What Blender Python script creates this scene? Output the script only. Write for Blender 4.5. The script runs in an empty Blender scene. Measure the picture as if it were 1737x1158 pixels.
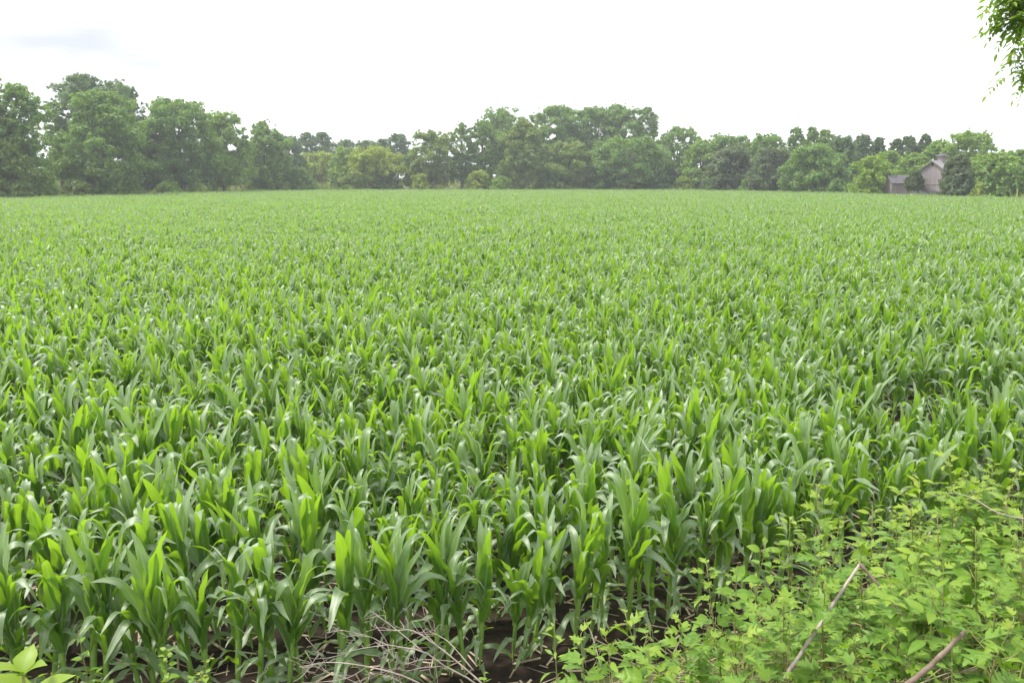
import bpy, math, random
import numpy as np
from mathutils import Vector

SEED = 7
rng = np.random.default_rng(SEED)
random.seed(SEED)
R = math.radians
scene = bpy.context.scene
COL = scene.collection

# ------------------------------------------------------------------ camera
EYE = 3.2
FPX, CX, CY = 1445.0, 868.5, 579.0          # the photograph is 1737 x 1158
PITCH = R(10.9)
CP, SP = math.cos(PITCH), math.sin(PITCH)

cam_d = bpy.data.cameras.new("camera")
cam_d.sensor_width = 36.0
cam_d.lens = 36.0 * FPX / 1737.0
cam_d.clip_start = 0.05
cam_d.clip_end = 3000
cam = bpy.data.objects.new("camera", cam_d)
COL.objects.link(cam)
cam.location = (0, 0, EYE)
cam.rotation_euler = (R(90) - PITCH, 0, 0)
scene.camera = cam


def at(x, y, Y):
    """the point at ground distance Y that the photograph shows at pixel x, y"""
    u, v = (x - CX) / FPX, (y - CY) / FPX
    f, d = CP - v * SP, SP + v * CP
    t = Y / f
    return np.array((u * t, Y, EYE - d * t))


def proj(p):
    p = np.asarray(p, float)
    X, Y, Z = p[..., 0], p[..., 1], p[..., 2] - EYE
    f = Y * CP - Z * SP
    d = -Y * SP - Z * CP
    return CX + FPX * X / f, CY + FPX * d / f


# ------------------------------------------------------------------ render settings
scene.view_settings.view_transform = 'Standard'
scene.view_settings.look = 'None'
scene.view_settings.exposure = 1.18
scene.view_settings.gamma = 1.0
cy = scene.cycles
cy.max_bounces = 8
cy.diffuse_bounces = 4
cy.glossy_bounces = 2
cy.transmission_bounces = 5
cy.transparent_max_bounces = 8
cy.volume_bounces = 0
cy.caustics_reflective = False
cy.caustics_refractive = False
cy.use_denoising = True
cy.denoising_prefilter = 'ACCURATE'
cy.sample_clamp_indirect = 6.0
scene.render.use_persistent_data = False

# ------------------------------------------------------------------ light
SUN_EL, SUN_AZ = R(60), R(-78)               # ahead of the camera, a little to the left
w = bpy.data.worlds.new("World")
scene.world = w
w.use_nodes = True
nt = w.node_tree
bg = nt.nodes["Background"]
sky = nt.nodes.new("ShaderNodeTexSky")
sky.sky_type = 'NISHITA'
sky.sun_disc = False
sky.sun_elevation = SUN_EL
sky.sun_rotation = SUN_AZ
sky.dust_density = 3.0
tc = nt.nodes.new("ShaderNodeTexCoord")
mp = nt.nodes.new("ShaderNodeMapping")
mp.inputs['Scale'].default_value = (1.0, 1.0, 3.5)
no = nt.nodes.new("ShaderNodeTexNoise")
no.inputs['Scale'].default_value = 2.2
no.inputs['Detail'].default_value = 5
no.inputs['Roughness'].default_value = 0.5
cr = nt.nodes.new("ShaderNodeValToRGB")
cr.color_ramp.elements[0].position = 0.30
cr.color_ramp.elements[0].color = (0.60, 0.60, 0.60, 1)
cr.color_ramp.elements[1].position = 0.55
cr.color_ramp.elements[1].color = (0.96, 0.96, 0.96, 1)
mixw = nt.nodes.new("ShaderNodeMix")
mixw.data_type = 'RGBA'
# lit cloud sheet with a few thinner greyer folds
no2 = nt.nodes.new("ShaderNodeTexNoise")
no2.inputs['Scale'].default_value = 2.6
no2.inputs['Detail'].default_value = 4
mp2 = nt.nodes.new("ShaderNodeMapping")


def look_dir(x, y):
    u, v = (x - CX) / FPX, (y - CY) / FPX
    d = Vector((u, CP - v * SP, -(SP + v * CP)))
    return d.normalized()


dd_ = look_dir(958, 122) - look_dir(60, 84)
mp2.inputs['Location'].default_value = (3.7 + dd_.x, 1.2 + dd_.y, 0.4 + 4.5 * dd_.z)
mp2.inputs['Scale'].default_value = (1.0, 1.0, 4.5)
cr2_ = nt.nodes.new("ShaderNodeValToRGB")
cr2_.color_ramp.elements[0].position = 0.46
cr2_.color_ramp.elements[0].color = (9.6, 9.8, 10.2, 1)
cr2_.color_ramp.elements[1].position = 0.74
cr2_.color_ramp.elements[1].color = (3.5, 3.65, 3.9, 1)
nt.links.new(tc.outputs['Generated'], mp2.inputs['Vector'])
nt.links.new(mp2.outputs['Vector'], no2.inputs['Vector'])
nt.links.new(no2.outputs['Fac'], cr2_.inputs['Fac'])
nt.links.new(cr2_.outputs['Color'], mixw.inputs['B'])
nt.links.new(tc.outputs['Generated'], mp.inputs['Vector'])
nt.links.new(mp.outputs['Vector'], no.inputs['Vector'])
nt.links.new(no.outputs['Fac'], cr.inputs['Fac'])
nt.links.new(cr.outputs['Color'], mixw.inputs['Factor'])
nt.links.new(sky.outputs['Color'], mixw.inputs['A'])
nt.links.new(mixw.outputs['Result'], bg.inputs['Color'])
bg.inputs['Strength'].default_value = 0.10

sun_d = bpy.data.lights.new("sun", 'SUN')
sun_d.energy = 2.2
sun_d.angle = R(9)
sun_d.color = (1.0, 0.95, 0.86)
sun = bpy.data.objects.new("sun", sun_d)
COL.objects.link(sun)
sd = Vector((math.sin(SUN_AZ) * math.cos(SUN_EL), math.cos(SUN_AZ) * math.cos(SUN_EL), math.sin(SUN_EL)))
sun.rotation_euler = sd.to_track_quat('Z', 'Y').to_euler()
sun.location = (0, 0, 60)


# ------------------------------------------------------------------ materials
def new_mat(name):
    m = bpy.data.materials.new(name)
    m.use_nodes = True
    t = m.node_tree
    t.nodes.clear()
    out = t.nodes.new("ShaderNodeOutputMaterial")
    return m, t, out


def N(t, kind, **kw):
    n = t.nodes.new(kind)
    for k, v in kw.items():
        setattr(n, k, v)
    return n


def L(t, a, b):
    t.links.new(a, b)


def mixc(t, fac, a, b, blend='MIX'):
    n = t.nodes.new("ShaderNodeMix")
    n.data_type = 'RGBA'
    n.blend_type = blend
    for sock, v in (('Factor', fac), ('A', a), ('B', b)):
        if isinstance(v, (int, float)):
            n.inputs[sock].default_value = v
        elif isinstance(v, tuple):
            n.inputs[sock].default_value = (*v, 1) if len(v) == 3 else v
        else:
            t.links.new(v, n.inputs[sock])
    return n.outputs['Result']


def math_(t, op, a, b=None):
    n = t.nodes.new("ShaderNodeMath")
    n.operation = op
    for i, v in enumerate((a, b)):
        if v is None:
            continue
        if isinstance(v, (int, float)):
            n.inputs[i].default_value = v
        else:
            t.links.new(v, n.inputs[i])
    return n.outputs[0]


def noise(t, scale, detail=3, vec=None):
    n = t.nodes.new("ShaderNodeTexNoise")
    n.inputs['Scale'].default_value = scale
    n.inputs['Detail'].default_value = detail
    if vec is not None:
        t.links.new(vec, n.inputs['Vector'])
    return n.outputs['Fac']


def leaf_shader(t, out, col, tcol, rough=0.45, trans=0.35, spec=0.5, normal=None):
    p = N(t, "ShaderNodeBsdfPrincipled")
    L(t, col, p.inputs['Base Color'])
    p.inputs['Roughness'].default_value = rough
    p.inputs['Specular IOR Level'].default_value = spec
    tr = N(t, "ShaderNodeBsdfTranslucent")
    L(t, tcol, tr.inputs['Color'])
    if normal is not None:
        L(t, normal, p.inputs['Normal'])
    ms = N(t, "ShaderNodeMixShader")
    ms.inputs['Fac'].default_value = trans
    L(t, p.outputs[0], ms.inputs[1])
    L(t, tr.outputs[0], ms.inputs[2])
    L(t, ms.outputs[0], out.inputs['Surface'])


def mat_corn_leaf():
    m, t, out = new_mat("corn_leaf")
    uv = N(t, "ShaderNodeUVMap")
    sep = N(t, "ShaderNodeSeparateXYZ")
    L(t, uv.outputs[0], sep.inputs[0])
    u, v = sep.outputs['X'], sep.outputs['Y']
    au = math_(t, 'ABSOLUTE', math_(t, 'SUBTRACT', u, 0.5))
    rib = N(t, "ShaderNodeMapRange")
    rib.inputs['From Min'].default_value = 0.025
    rib.inputs['From Max'].default_value = 0.075
    rib.inputs['To Min'].default_value = 1
    rib.inputs['To Max'].default_value = 0
    L(t, au, rib.inputs['Value'])
    vein = math_(t, 'SINE', math_(t, 'MULTIPLY', u, 130.0))
    oi = N(t, "ShaderNodeObjectInfo")
    geo = N(t, "ShaderNodeNewGeometry")
    ri = geo.outputs['Random Per Island']
    under = mixc(t, oi.outputs['Random'], (0.095, 0.228, 0.020), (0.138, 0.282, 0.028))
    upper = mixc(t, oi.outputs['Random'], (0.138, 0.228, 0.082), (0.190, 0.290, 0.108))
    c = mixc(t, geo.outputs['Backfacing'], under, upper)      # the upper face of a maize blade is greyer
    c = mixc(t, math_(t, 'MULTIPLY', ri, 0.4), c, (0.085, 0.185, 0.040))
    nz = noise(t, 9.0, 3, N(t, "ShaderNodeTexCoord").outputs['Object'])
    c = mixc(t, math_(t, 'MULTIPLY', nz, 0.35), c, (0.050, 0.125, 0.022))
    c = mixc(t, math_(t, 'MULTIPLY', math_(t, 'ADD', vein, 1.0), 0.13), c, (0.15, 0.26, 0.08))
    c = mixc(t, math_(t, 'MULTIPLY', rib.outputs[0], 0.8), c, (0.36, 0.46, 0.22))
    # flecks of dust and blemish, and a few leaves turning yellow
    sp = N(t, "ShaderNodeMapRange")
    sp.inputs['From Min'].default_value = 0.66
    sp.inputs['From Max'].default_value = 0.74
    L(t, noise(t, 70.0, 2, N(t, "ShaderNodeTexCoord").outputs['Object']), sp.inputs['Value'])
    c = mixc(t, math_(t, 'MULTIPLY', sp.outputs[0], 0.5), c, (0.26, 0.25, 0.12))
    yel = math_(t, 'GREATER_THAN', ri, 0.965)
    c = mixc(t, math_(t, 'MULTIPLY', yel, math_(t, 'MULTIPLY', v, 0.8)), c, (0.34, 0.33, 0.09))
    # tips of some leaves a little yellow
    tip = math_(t, 'MULTIPLY', math_(t, 'POWER', v, 9.0), math_(t, 'MULTIPLY', ri, 0.35))
    c = mixc(t, tip, c, (0.30, 0.30, 0.08))
    tcol = mixc(t, 0.80, c, (0.41, 0.69, 0.014))
    tcol = mixc(t, math_(t, 'MULTIPLY', rib.outputs[0], 0.4), tcol, (0.14, 0.30, 0.03))
    bump = N(t, "ShaderNodeBump")
    bump.inputs['Strength'].default_value = 0.12
    bump.inputs['Distance'].default_value = 0.004
    L(t, vein, bump.inputs['Height'])
    leaf_shader(t, out, c, tcol, 0.52, 0.46, 0.75, bump.outputs[0])
    pb = [n_ for n_ in t.nodes if n_.type == 'BSDF_PRINCIPLED'][0]
    L(t, math_(t, 'MULTIPLY', geo.outputs['Backfacing'], 0.9), pb.inputs['Sheen Weight'])
    pb.inputs['Sheen Roughness'].default_value = 0.40
    L(t, math_(t, 'MULTIPLY', geo.outputs['Backfacing'], 0.9), pb.inputs['Coat Weight'])   # waxy bloom of the upper face
    pb.inputs['Coat Roughness'].default_value = 0.50
    pb.inputs['Coat IOR'].default_value = 1.9
    return m


def mat_stalk():
    m, t, out = new_mat("corn_stalk")
    co = N(t, "ShaderNodeTexCoord").outputs['Object']
    nz = noise(t, 25, 3, co)
    c = mixc(t, nz, (0.14, 0.26, 0.045), (0.26, 0.38, 0.09))
    p = N(t, "ShaderNodeBsdfPrincipled")
    L(t, c, p.inputs['Base Color'])
    p.inputs['Roughness'].default_value = 0.5
    L(t, p.outputs[0], out.inputs['Surface'])
    return m


def mat_weed_leaf():
    """leaf colour from the part's own tint attribute: 0 grown leaf, 1 young yellowish leaf"""
    m, t, out = new_mat("weed_leaf")
    a = N(t, "ShaderNodeAttribute", attribute_name="tint")
    geo = N(t, "ShaderNodeNewGeometry")
    ri = geo.outputs['Random Per Island']
    c = mixc(t, ri, (0.100, 0.230, 0.022), (0.165, 0.315, 0.032))
    c = mixc(t, a.outputs['Fac'], c, (0.34, 0.43, 0.035))
    nz = noise(t, 60, 3, N(t, "ShaderNodeTexCoord").outputs['Object'])
    c = mixc(t, math_(t, 'MULTIPLY', nz, 0.3), c, (0.07, 0.16, 0.02))
    uv = N(t, "ShaderNodeUVMap")
    sep = N(t, "ShaderNodeSeparateXYZ")
    L(t, uv.outputs[0], sep.inputs[0])
    au = math_(t, 'ABSOLUTE', math_(t, 'SUBTRACT', sep.outputs['X'], 0.5))
    rib = math_(t, 'LESS_THAN', au, 0.03)
    side = math_(t, 'ABSOLUTE', math_(t, 'SINE', math_(t, 'MULTIPLY', math_(t, 'SUBTRACT', sep.outputs['Y'], math_(t, 'MULTIPLY', au, 0.7)), 20.0)))
    sv = math_(t, 'MULTIPLY', math_(t, 'LESS_THAN', side, 0.13), 0.35)
    c = mixc(t, math_(t, 'MAXIMUM', math_(t, 'MULTIPLY', rib, 0.5), sv), c, (0.28, 0.38, 0.10))
    tcol = mixc(t, 0.6, c, (0.32, 0.56, 0.02))
    leaf_shader(t, out, c, tcol, 0.45, 0.38, 0.35)
    return m


def mat_tree_leaf():
    m, t, out = new_mat("tree_leaf")
    oi = N(t, "ShaderNodeObjectInfo")
    geo = N(t, "ShaderNodeNewGeometry")
    ri = geo.outputs['Random Per Island']
    c0 = oi.outputs['Color']
    co = N(t, "ShaderNodeTexCoord").outputs['Object']
    nz = noise(t, 0.45, 2, co)
    dark = mixc(t, 1.0, c0, (0.62, 0.66, 0.70), 'MULTIPLY')
    lite = mixc(t, 1.0, c0, (1.45, 1.35, 1.0), 'MULTIPLY')
    c = mixc(t, ri, dark, lite)
    nzr = N(t, "ShaderNodeMapRange")
    nzr.inputs['From Min'].default_value = 0.35
    nzr.inputs['From Max'].default_value = 0.65
    L(t, nz, nzr.inputs['Value'])
    c = mixc(t, math_(t, 'MULTIPLY', nzr.outputs[0], 0.45), c, mixc(t, 1.0, c0, (1.5, 1.35, 0.8), 'MULTIPLY'))
    tcol = mixc(t, 1.0, c, (2.2, 2.1, 0.7), 'MULTIPLY')
    leaf_shader(t, out, c, tcol, 0.55, 0.32, 0.35)
    return m


def mat_simple(name, c1, c2, scale, rough=0.85, detail=5, stretch=None, bump=0.0):
    m, t, out = new_mat(name)
    co = N(t, "ShaderNodeTexCoord").outputs['Object']
    if stretch:
        mpn = N(t, "ShaderNodeMapping")
        mpn.inputs['Scale'].default_value = stretch
        L(t, co, mpn.inputs['Vector'])
        co = mpn.outputs[0]
    nz = noise(t, scale, detail, co)
    mr = N(t, "ShaderNodeMapRange")
    mr.inputs['From Min'].default_value = 0.3
    mr.inputs['From Max'].default_value = 0.7
    L(t, nz, mr.inputs['Value'])
    c = mixc(t, mr.outputs[0], c1, c2)
    p = N(t, "ShaderNodeBsdfPrincipled")
    L(t, c, p.inputs['Base Color'])
    p.inputs['Roughness'].default_value = rough
    p.inputs['Specular IOR Level'].default_value = 0.25
    if bump:
        b = N(t, "ShaderNodeBump")
        b.inputs['Strength'].default_value = bump
        b.inputs['Distance'].default_value = 0.03
        L(t, nz, b.inputs['Height'])
        L(t, b.outputs[0], p.inputs['Normal'])
    L(t, p.outputs[0], out.inputs['Surface'])
    return m


def mat_planks(name, grey1, grey2, red, red_amt, board=0.2):
    """weathered upright boards with worn remains of red paint"""
    m, t, out = new_mat(name)
    co = N(t, "ShaderNodeTexCoord").outputs['Object']
    sep = N(t, "ShaderNodeSeparateXYZ")
    L(t, co, sep.inputs[0])
    along = math_(t, 'ADD', sep.outputs['X'], math_(t, 'MULTIPLY', sep.outputs['Y'], 1.0))
    cell = math_(t, 'DIVIDE', along, board)
    wn = N(t, "ShaderNodeTexWhiteNoise", noise_dimensions='1D')
    L(t, math_(t, 'FLOOR', cell), wn.inputs['W'])
    gap = math_(t, 'LESS_THAN', math_(t, 'FRACT', cell), 0.10)
    mpn = N(t, "ShaderNodeMapping")
    mpn.inputs['Scale'].default_value = (3.0, 3.0, 0.5)
    L(t, co, mpn.inputs['Vector'])
    nz = noise(t, 3.0, 6, mpn.outputs[0])
    c = mixc(t, math_(t, 'MULTIPLY', math_(t, 'ADD', wn.outputs['Value'], nz), 0.5), grey1, grey2)
    rm = N(t, "ShaderNodeMapRange")
    rm.inputs['From Min'].default_value = 0.42
    rm.inputs['From Max'].default_value = 0.62
    L(t, noise(t, 0.8, 5, co), rm.inputs['Value'])
    c = mixc(t, math_(t, 'MULTIPLY', rm.outputs[0], red_amt), c, red)
    c = mixc(t, math_(t, 'MULTIPLY', gap, 0.75), c, (0.04, 0.035, 0.03))
    p = N(t, "ShaderNodeBsdfPrincipled")
    L(t, c, p.inputs['Base Color'])
    p.inputs['Roughness'].default_value = 0.85
    L(t, p.outputs[0], out.inputs['Surface'])
    return m


M = dict(
    corn=mat_corn_leaf(), stalk=mat_stalk(), weed=mat_weed_leaf(), tree=mat_tree_leaf(),
    bark=mat_simple("bark", (0.10, 0.085, 0.07), (0.20, 0.17, 0.145), 6.0, stretch=(3, 3, .6)),
    palebark=mat_simple("pale_bark", (0.15, 0.13, 0.115), (0.29, 0.26, 0.225), 4.0, stretch=(3, 3, .6)),
    stem=mat_simple("green_stem", (0.16, 0.20, 0.05), (0.30, 0.27, 0.11), 14.0),
    dead=mat_simple("dead_stem", (0.28, 0.23, 0.195), (0.46, 0.39, 0.34), 22.0),
    straw=mat_simple("straw", (0.16, 0.115, 0.07), (0.55, 0.46, 0.33), 9.0),
    stick=mat_simple("dead_stick", (0.12, 0.085, 0.062), (0.26, 0.195, 0.15), 16.0, bump=.4),
    soil=mat_simple("field_soil", (0.008, 0.006, 0.004), (0.040, 0.026, 0.018), 9.0, rough=0.95, detail=9, bump=.8),
    ground=mat_simple("bank_ground", (0.06, 0.055, 0.026), (0.12, 0.145, 0.042), 1.6, rough=0.95, detail=9, bump=.8),
    grass=mat_simple("meadow_grass", (0.20, 0.28, 0.055), (0.34, 0.37, 0.09), 0.08),
    crib=mat_planks("crib_planks", (0.20, 0.178, 0.182), (0.33, 0.295, 0.30), (0.25, 0.175, 0.17), 0.4, .32),
    shed=mat_planks("shed_planks", (0.21, 0.18, 0.18), (0.30, 0.26, 0.262), (0.26, 0.17, 0.165), 0.5, .26),
    roof=mat_simple("roof_sheet", (0.17, 0.168, 0.178), (0.27, 0.265, 0.28), 1.4, rough=.6, stretch=(1, 5, 1)),
    shingle=mat_simple("old_shingles", (0.075, 0.068, 0.076), (0.13, 0.12, 0.128), 2.0, rough=.9),
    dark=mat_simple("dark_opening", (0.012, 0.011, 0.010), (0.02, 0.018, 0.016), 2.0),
)


# ------------------------------------------------------------------ mesh helpers
class MB:
    """collects vertices and faces (numpy), with optional uv per vertex and a float 'tint' per vertex"""

    def __init__(self):
        self.v, self.q, self.t, self.uv, self.tint, self.n = [], [], [], [], [], 0

    def add(self, v, quads=None, tris=None, uv=None, tint=0.0):
        v = np.asarray(v, float).reshape(-1, 3)
        if quads is not None and len(quads):
            self.q.append(np.asarray(quads, int).reshape(-1, 4) + self.n)
        if tris is not None and len(tris):
            self.t.append(np.asarray(tris, int).reshape(-1, 3) + self.n)
        self.v.append(v)
        self.uv.append(np.zeros((len(v), 2)) if uv is None else np.asarray(uv, float).reshape(-1, 2))
        self.tint.append(np.broadcast_to(np.asarray(tint, float), (len(v),)))
        self.n += len(v)

    def box(self, a, b):
        x0, y0, z0 = a
        x1, y1, z1 = b
        v = [(x0, y0, z0), (x1, y0, z0), (x1, y1, z0), (x0, y1, z0), (x0, y0, z1), (x1, y0, z1), (x1, y1, z1), (x0, y1, z1)]
        self.add(v, [(0, 3, 2, 1), (4, 5, 6, 7), (0, 1, 5, 4), (1, 2, 6, 5), (2, 3, 7, 6), (3, 0, 4, 7)])

    def tube(self, pts, radii, sides=6, cap=True):
        pts = np.asarray(pts, float)
        n = len(pts)
        radii = np.broadcast_to(np.asarray(radii, float), (n,))
        tan = np.gradient(pts, axis=0)
        tan /= np.linalg.norm(tan, axis=1)[:, None] + 1e-9
        ref = np.array((0.31, 0.17, 0.93)) if abs(tan[0][2]) < 0.9 else np.array((1.0, 0.1, 0.0))
        a = np.cross(tan, ref)
        a /= np.linalg.norm(a, axis=1)[:, None] + 1e-9
        b = np.cross(tan, a)
        th = np.arange(sides) / sides * 2 * np.pi
        ring = (a[:, None, :] * np.cos(th)[None, :, None] + b[:, None, :] * np.sin(th)[None, :, None]) * radii[:, None, None] + pts[:, None, :]
        v = ring.reshape(-1, 3)
        i = np.arange(n - 1)[:, None] * sides
        j = np.arange(sides)[None, :]
        k = (np.arange(sides)[None, :] + 1) % sides
        q = np.stack([i + j, i + k, i + sides + k, i + sides + j], -1).reshape(-1, 4)
        tris = []
        if cap:
            v = np.vstack([v, pts[0], pts[-1]])
            c0, c1 = n * sides, n * sides + 1
            for s in range(sides):
                s2 = (s + 1) % sides
                tris += [(c0, s2, s), (c1, (n - 1) * sides + s, (n - 1) * sides + s2)]
        self.add(v, q, tris)

    def mesh(self, name, mat, smooth=True, uv=False, tint=False):
        me = bpy.data.meshes.new(name)
        V = np.vstack(self.v)
        Q = np.vstack(self.q) if self.q else np.zeros((0, 4), int)
        T = np.vstack(self.t) if self.t else np.zeros((0, 3), int)
        loops = np.concatenate([Q.ravel(), T.ravel()])
        starts = np.concatenate([np.arange(len(Q)) * 4, len(Q) * 4 + np.arange(len(T)) * 3])
        me.vertices.add(len(V))
        me.vertices.foreach_set("co", V.astype(np.float32).ravel())
        me.loops.add(len(loops))
        me.loops.foreach_set("vertex_index", loops.astype(np.int32))
        me.polygons.add(len(starts))
        me.polygons.foreach_set("loop_start", starts.astype(np.int32))
        me.polygons.foreach_set("use_smooth", np.full(len(starts), smooth))
        if uv:
            UV = np.vstack(self.uv)
            lay = me.uv_layers.new(name="UVMap")
            lay.data.foreach_set("uv", UV[loops].astype(np.float32).ravel())
        if tint:
            at_ = me.attributes.new("tint", 'FLOAT', 'POINT')
            at_.data.foreach_set("value", np.concatenate(self.tint).astype(np.float32))
        me.materials.append(mat)
        me.update(calc_edges=True)
        me.validate()
        return me

    def build(self, name, mat, parent=None, **kw):
        o = bpy.data.objects.new(name, self.mesh(name, mat, **kw))
        COL.objects.link(o)
        if parent is not None:
            o.parent = parent
        return o


def tag(o, label=None, cat=None, group=None, kind=None):
    if label:
        o["label"] = label
    if cat:
        o["category"] = cat
    if group:
        o["group"] = group
    if kind:
        o["kind"] = kind
    return o


def empty(name, loc, rz=0.0):
    o = bpy.data.objects.new(name, None)
    o.empty_display_size = 0.2
    COL.objects.link(o)
    o.location = tuple(float(c) for c in loc)
    o.rotation_euler = (0, 0, rz)
    return o


def unit(v):
    v = np.asarray(v, float)
    return v / (np.linalg.norm(v, axis=-1, keepdims=True) + 1e-9)


def bez(pts, n):
    """smooth curve through points (Catmull-Rom)"""
    p = np.asarray(pts, float)
    p = np.vstack([2 * p[0] - p[1], p, 2 * p[-1] - p[-2]])
    out = []
    m = len(p) - 3
    for s in np.linspace(0, m, n):
        i = min(int(s), m - 1)
        f = s - i
        a, b, c, d = p[i], p[i + 1], p[i + 2], p[i + 3]
        out.append(0.5 * ((2 * b) + (-a + c) * f + (2 * a - 5 * b + 4 * c - d) * f * f + (-a + 3 * b - 3 * c + d) * f ** 3))
    return np.array(out)


# ------------------------------------------------------------------ ground
EX = np.array((-40, -10, -3, -1.7, -0.65, 0.2, 1.1, 2.0, 2.9, 4.5, 7, 12, 60.))
EYV = np.array((4.4, 4.60, 4.68, 4.76, 4.92, 5.26, 5.69, 6.15, 6.62, 7.35, 8.2, 9.0, 10.))


def edge(X):
    return np.interp(X, EX, EYV)


def smooth01(x):
    x = np.clip(x, 0, 1)
    return x * x * (3 - 2 * x)


# far edge of the crop in the photograph (pixel x -> ground distance of the canopy edge)
FXP = np.array((-300, 0, 200, 330, 440, 560, 700, 850, 1000, 1180, 1300, 1500, 1620, 1737, 2050.))
FYP = np.array((340, 333.5, 329, 325, 322.5, 321.3, 321, 321, 321, 321.2, 323.2, 328, 331, 334, 342.))


def far_dist(x):
    y = np.interp(x, FXP, FYP)
    v = (y - CY) / FPX
    return (EYE - 1.08) * (CP - v * SP) / (SP + v * CP)


def rise(X, Y):
    """the pasture behind the crop climbs gently away"""
    px_ = CX + FPX * X / np.maximum(Y * CP + 2.1 * SP, 1.0)
    far = far_dist(np.clip(px_, -300, 2050))
    return np.where(Y > 60, np.clip(.055 * (Y - far - 2.0), 0, 2.7), 0.0)


def ground_z(X, Y):
    X, Y = np.asarray(X, float), np.asarray(Y, float)
    s = (edge(X) - 0.45) - Y
    z = np.where(s > 0, 1.6 * (1 - np.exp(-(np.clip(s, 0, 50) / 2.6) ** 1.35)), 0.0)
    bump = 0.05 * np.sin(X * 2.1 + 1.3 * np.sin(Y * 1.7)) * np.sin(Y * 2.6 + X * .7) + 0.03 * np.sin(X * 5.3 + Y * 3.1)
    return z + bump * smooth01(s / 1.0) + rise(X, Y)


gx = np.concatenate([np.linspace(-280, -12, 56), np.linspace(-10, 12, 89), np.linspace(14, 280, 56)])
gy = np.concatenate([np.linspace(-30, -2, 8), np.linspace(-1, 10, 56), np.linspace(12, 90, 20), np.linspace(93, 260, 84), np.linspace(270, 420, 8)])
GX, GY = np.meshgrid(gx, gy)
GZ = ground_z(GX, GY)
gb = MB()
nx_ = len(gx)
ii = (np.arange(len(gy) - 1)[:, None] * nx_ + np.arange(nx_ - 1)[None, :]).ravel()
gb.add(np.stack([GX, GY, GZ], -1), np.stack([ii, ii + 1, ii + nx_ + 1, ii + nx_], -1))
tag(gb.build("ground", M['ground']), kind='structure')

sb = MB()                                       # bare soil of the field, 4 mm above the ground sheet
us = np.linspace(-0.88, 0.88, 60)
rowsY = []
for k in np.linspace(0, 1, 26) ** 2.2:
    xs, ys = [], []
    for u in us:
        far = float(far_dist(CX + FPX * u))
        near = 4.6
        Xn = u * 11.5
        near = float(edge(Xn)) - 0.42
        a = np.array((Xn, near))
        b = np.array((u * far * 1.02, far + .5))
        xs.append(a + (b - a) * k)
    rowsY.append(np.array(xs))
rowsY = np.array(rowsY)
sz = np.full(rowsY.shape[:2] + (1,), 0.004)
n_, m_ = rowsY.shape[:2]
ii = (np.arange(n_ - 1)[:, None] * m_ + np.arange(m_ - 1)[None, :]).ravel()
sb.add(np.concatenate([rowsY, sz], -1), np.stack([ii, ii + 1, ii + m_ + 1, ii + m_], -1))
tag(sb.build("field_soil", M['soil']), kind='structure')


res = MB()                                      # last year's stubble and leaf bits lying on the soil
nb = 2600
X = rng.uniform(-6.5, 5.5, nb)
Y = edge(X) - .35 + rng.uniform(0, 1, nb) ** 1.4 * 6
az, ln_ = rng.uniform(0, 6.28, nb), rng.uniform(.015, .11, nb)
d_ = np.stack([np.cos(az), np.sin(az), rng.normal(0, .15, nb)], -1) * ln_[:, None]
w_ = np.stack([-np.sin(az), np.cos(az), rng.normal(0, .3, nb)], -1) * (rng.uniform(.003, .010, nb))[:, None]
c_ = np.stack([X, Y, rng.uniform(.008, .03, nb)], -1)
i_ = np.arange(nb) * 4
res.add(np.stack([c_ - d_ - w_, c_ + d_ - w_, c_ + d_ + w_, c_ - d_ + w_], 1).reshape(-1, 3), np.stack([i_, i_ + 1, i_ + 2, i_ + 3], -1))
tag(res.build("crop_residue", M['straw'], smooth=False), "dry brown bits of old crop lying on the soil", "residue", kind='stuff')

# ------------------------------------------------------------------ corn
def corn_leaf(mb, base, az, Ln, W, a0, bend, pos, drift=0.0, twist=0.0, ruff=0.012, n=17, bw=None):
    s = np.linspace(0, 1, n)
    ang = a0 + .12 * s + bend * np.clip((s - pos) / (bw or (1 - pos)), 0, 1) ** 1.2
    azs = az + drift * s ** 1.5
    ds = Ln / (n - 1)
    t = np.stack([np.sin(ang) * np.cos(azs), np.sin(ang) * np.sin(azs), np.cos(ang)], -1)
    spine = np.asarray(base) + np.vstack([np.zeros(3), np.cumsum((t[:-1] + t[1:]) * .5 * ds, 0)])
    side = np.stack([-np.sin(azs), np.cos(azs), np.zeros(n)], -1)
    nor = -np.cross(side, t)                    # upper face of the blade
    tw = twist * s ** 1.3
    side, nor = side * np.cos(tw)[:, None] + nor * np.sin(tw)[:, None], nor * np.cos(tw)[:, None] - side * np.sin(tw)[:, None]
    w_ = W * np.minimum(1, .42 + 2.6 * s) * np.clip(1 - s ** 2.6, 0, 1) ** .85
    fold = np.interp(s, (0, .12, .45, 1), (1.0, .62, .22, .12))
    ph = rng.uniform(0, 6.28, 2)
    fr = rng.uniform(2.0, 3.8)
    rows = []
    for u in (-1, -.5, 0, .5, 1):
        r_ = ruff * np.sin(2 * np.pi * fr * s + ph[0 if u < 0 else 1]) * abs(u) ** 1.6 * np.sin(np.pi * np.clip(s * 1.05, 0, 1))
        rows.append(spine + side * (u * w_ * .5)[:, None] + nor * (fold * abs(u) * w_ * .5 + r_)[:, None])
    v = np.stack(rows, 1).reshape(-1, 3)
    i = (np.arange(n - 1)[:, None] * 5 + np.arange(4)[None, :]).ravel()
    uv = np.stack(np.broadcast_arrays(np.linspace(0, 1, 5)[None, :], s[:, None]), -1)
    mb.add(v, np.stack([i, i + 1, i + 6, i + 5], -1), uv=uv)


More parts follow.
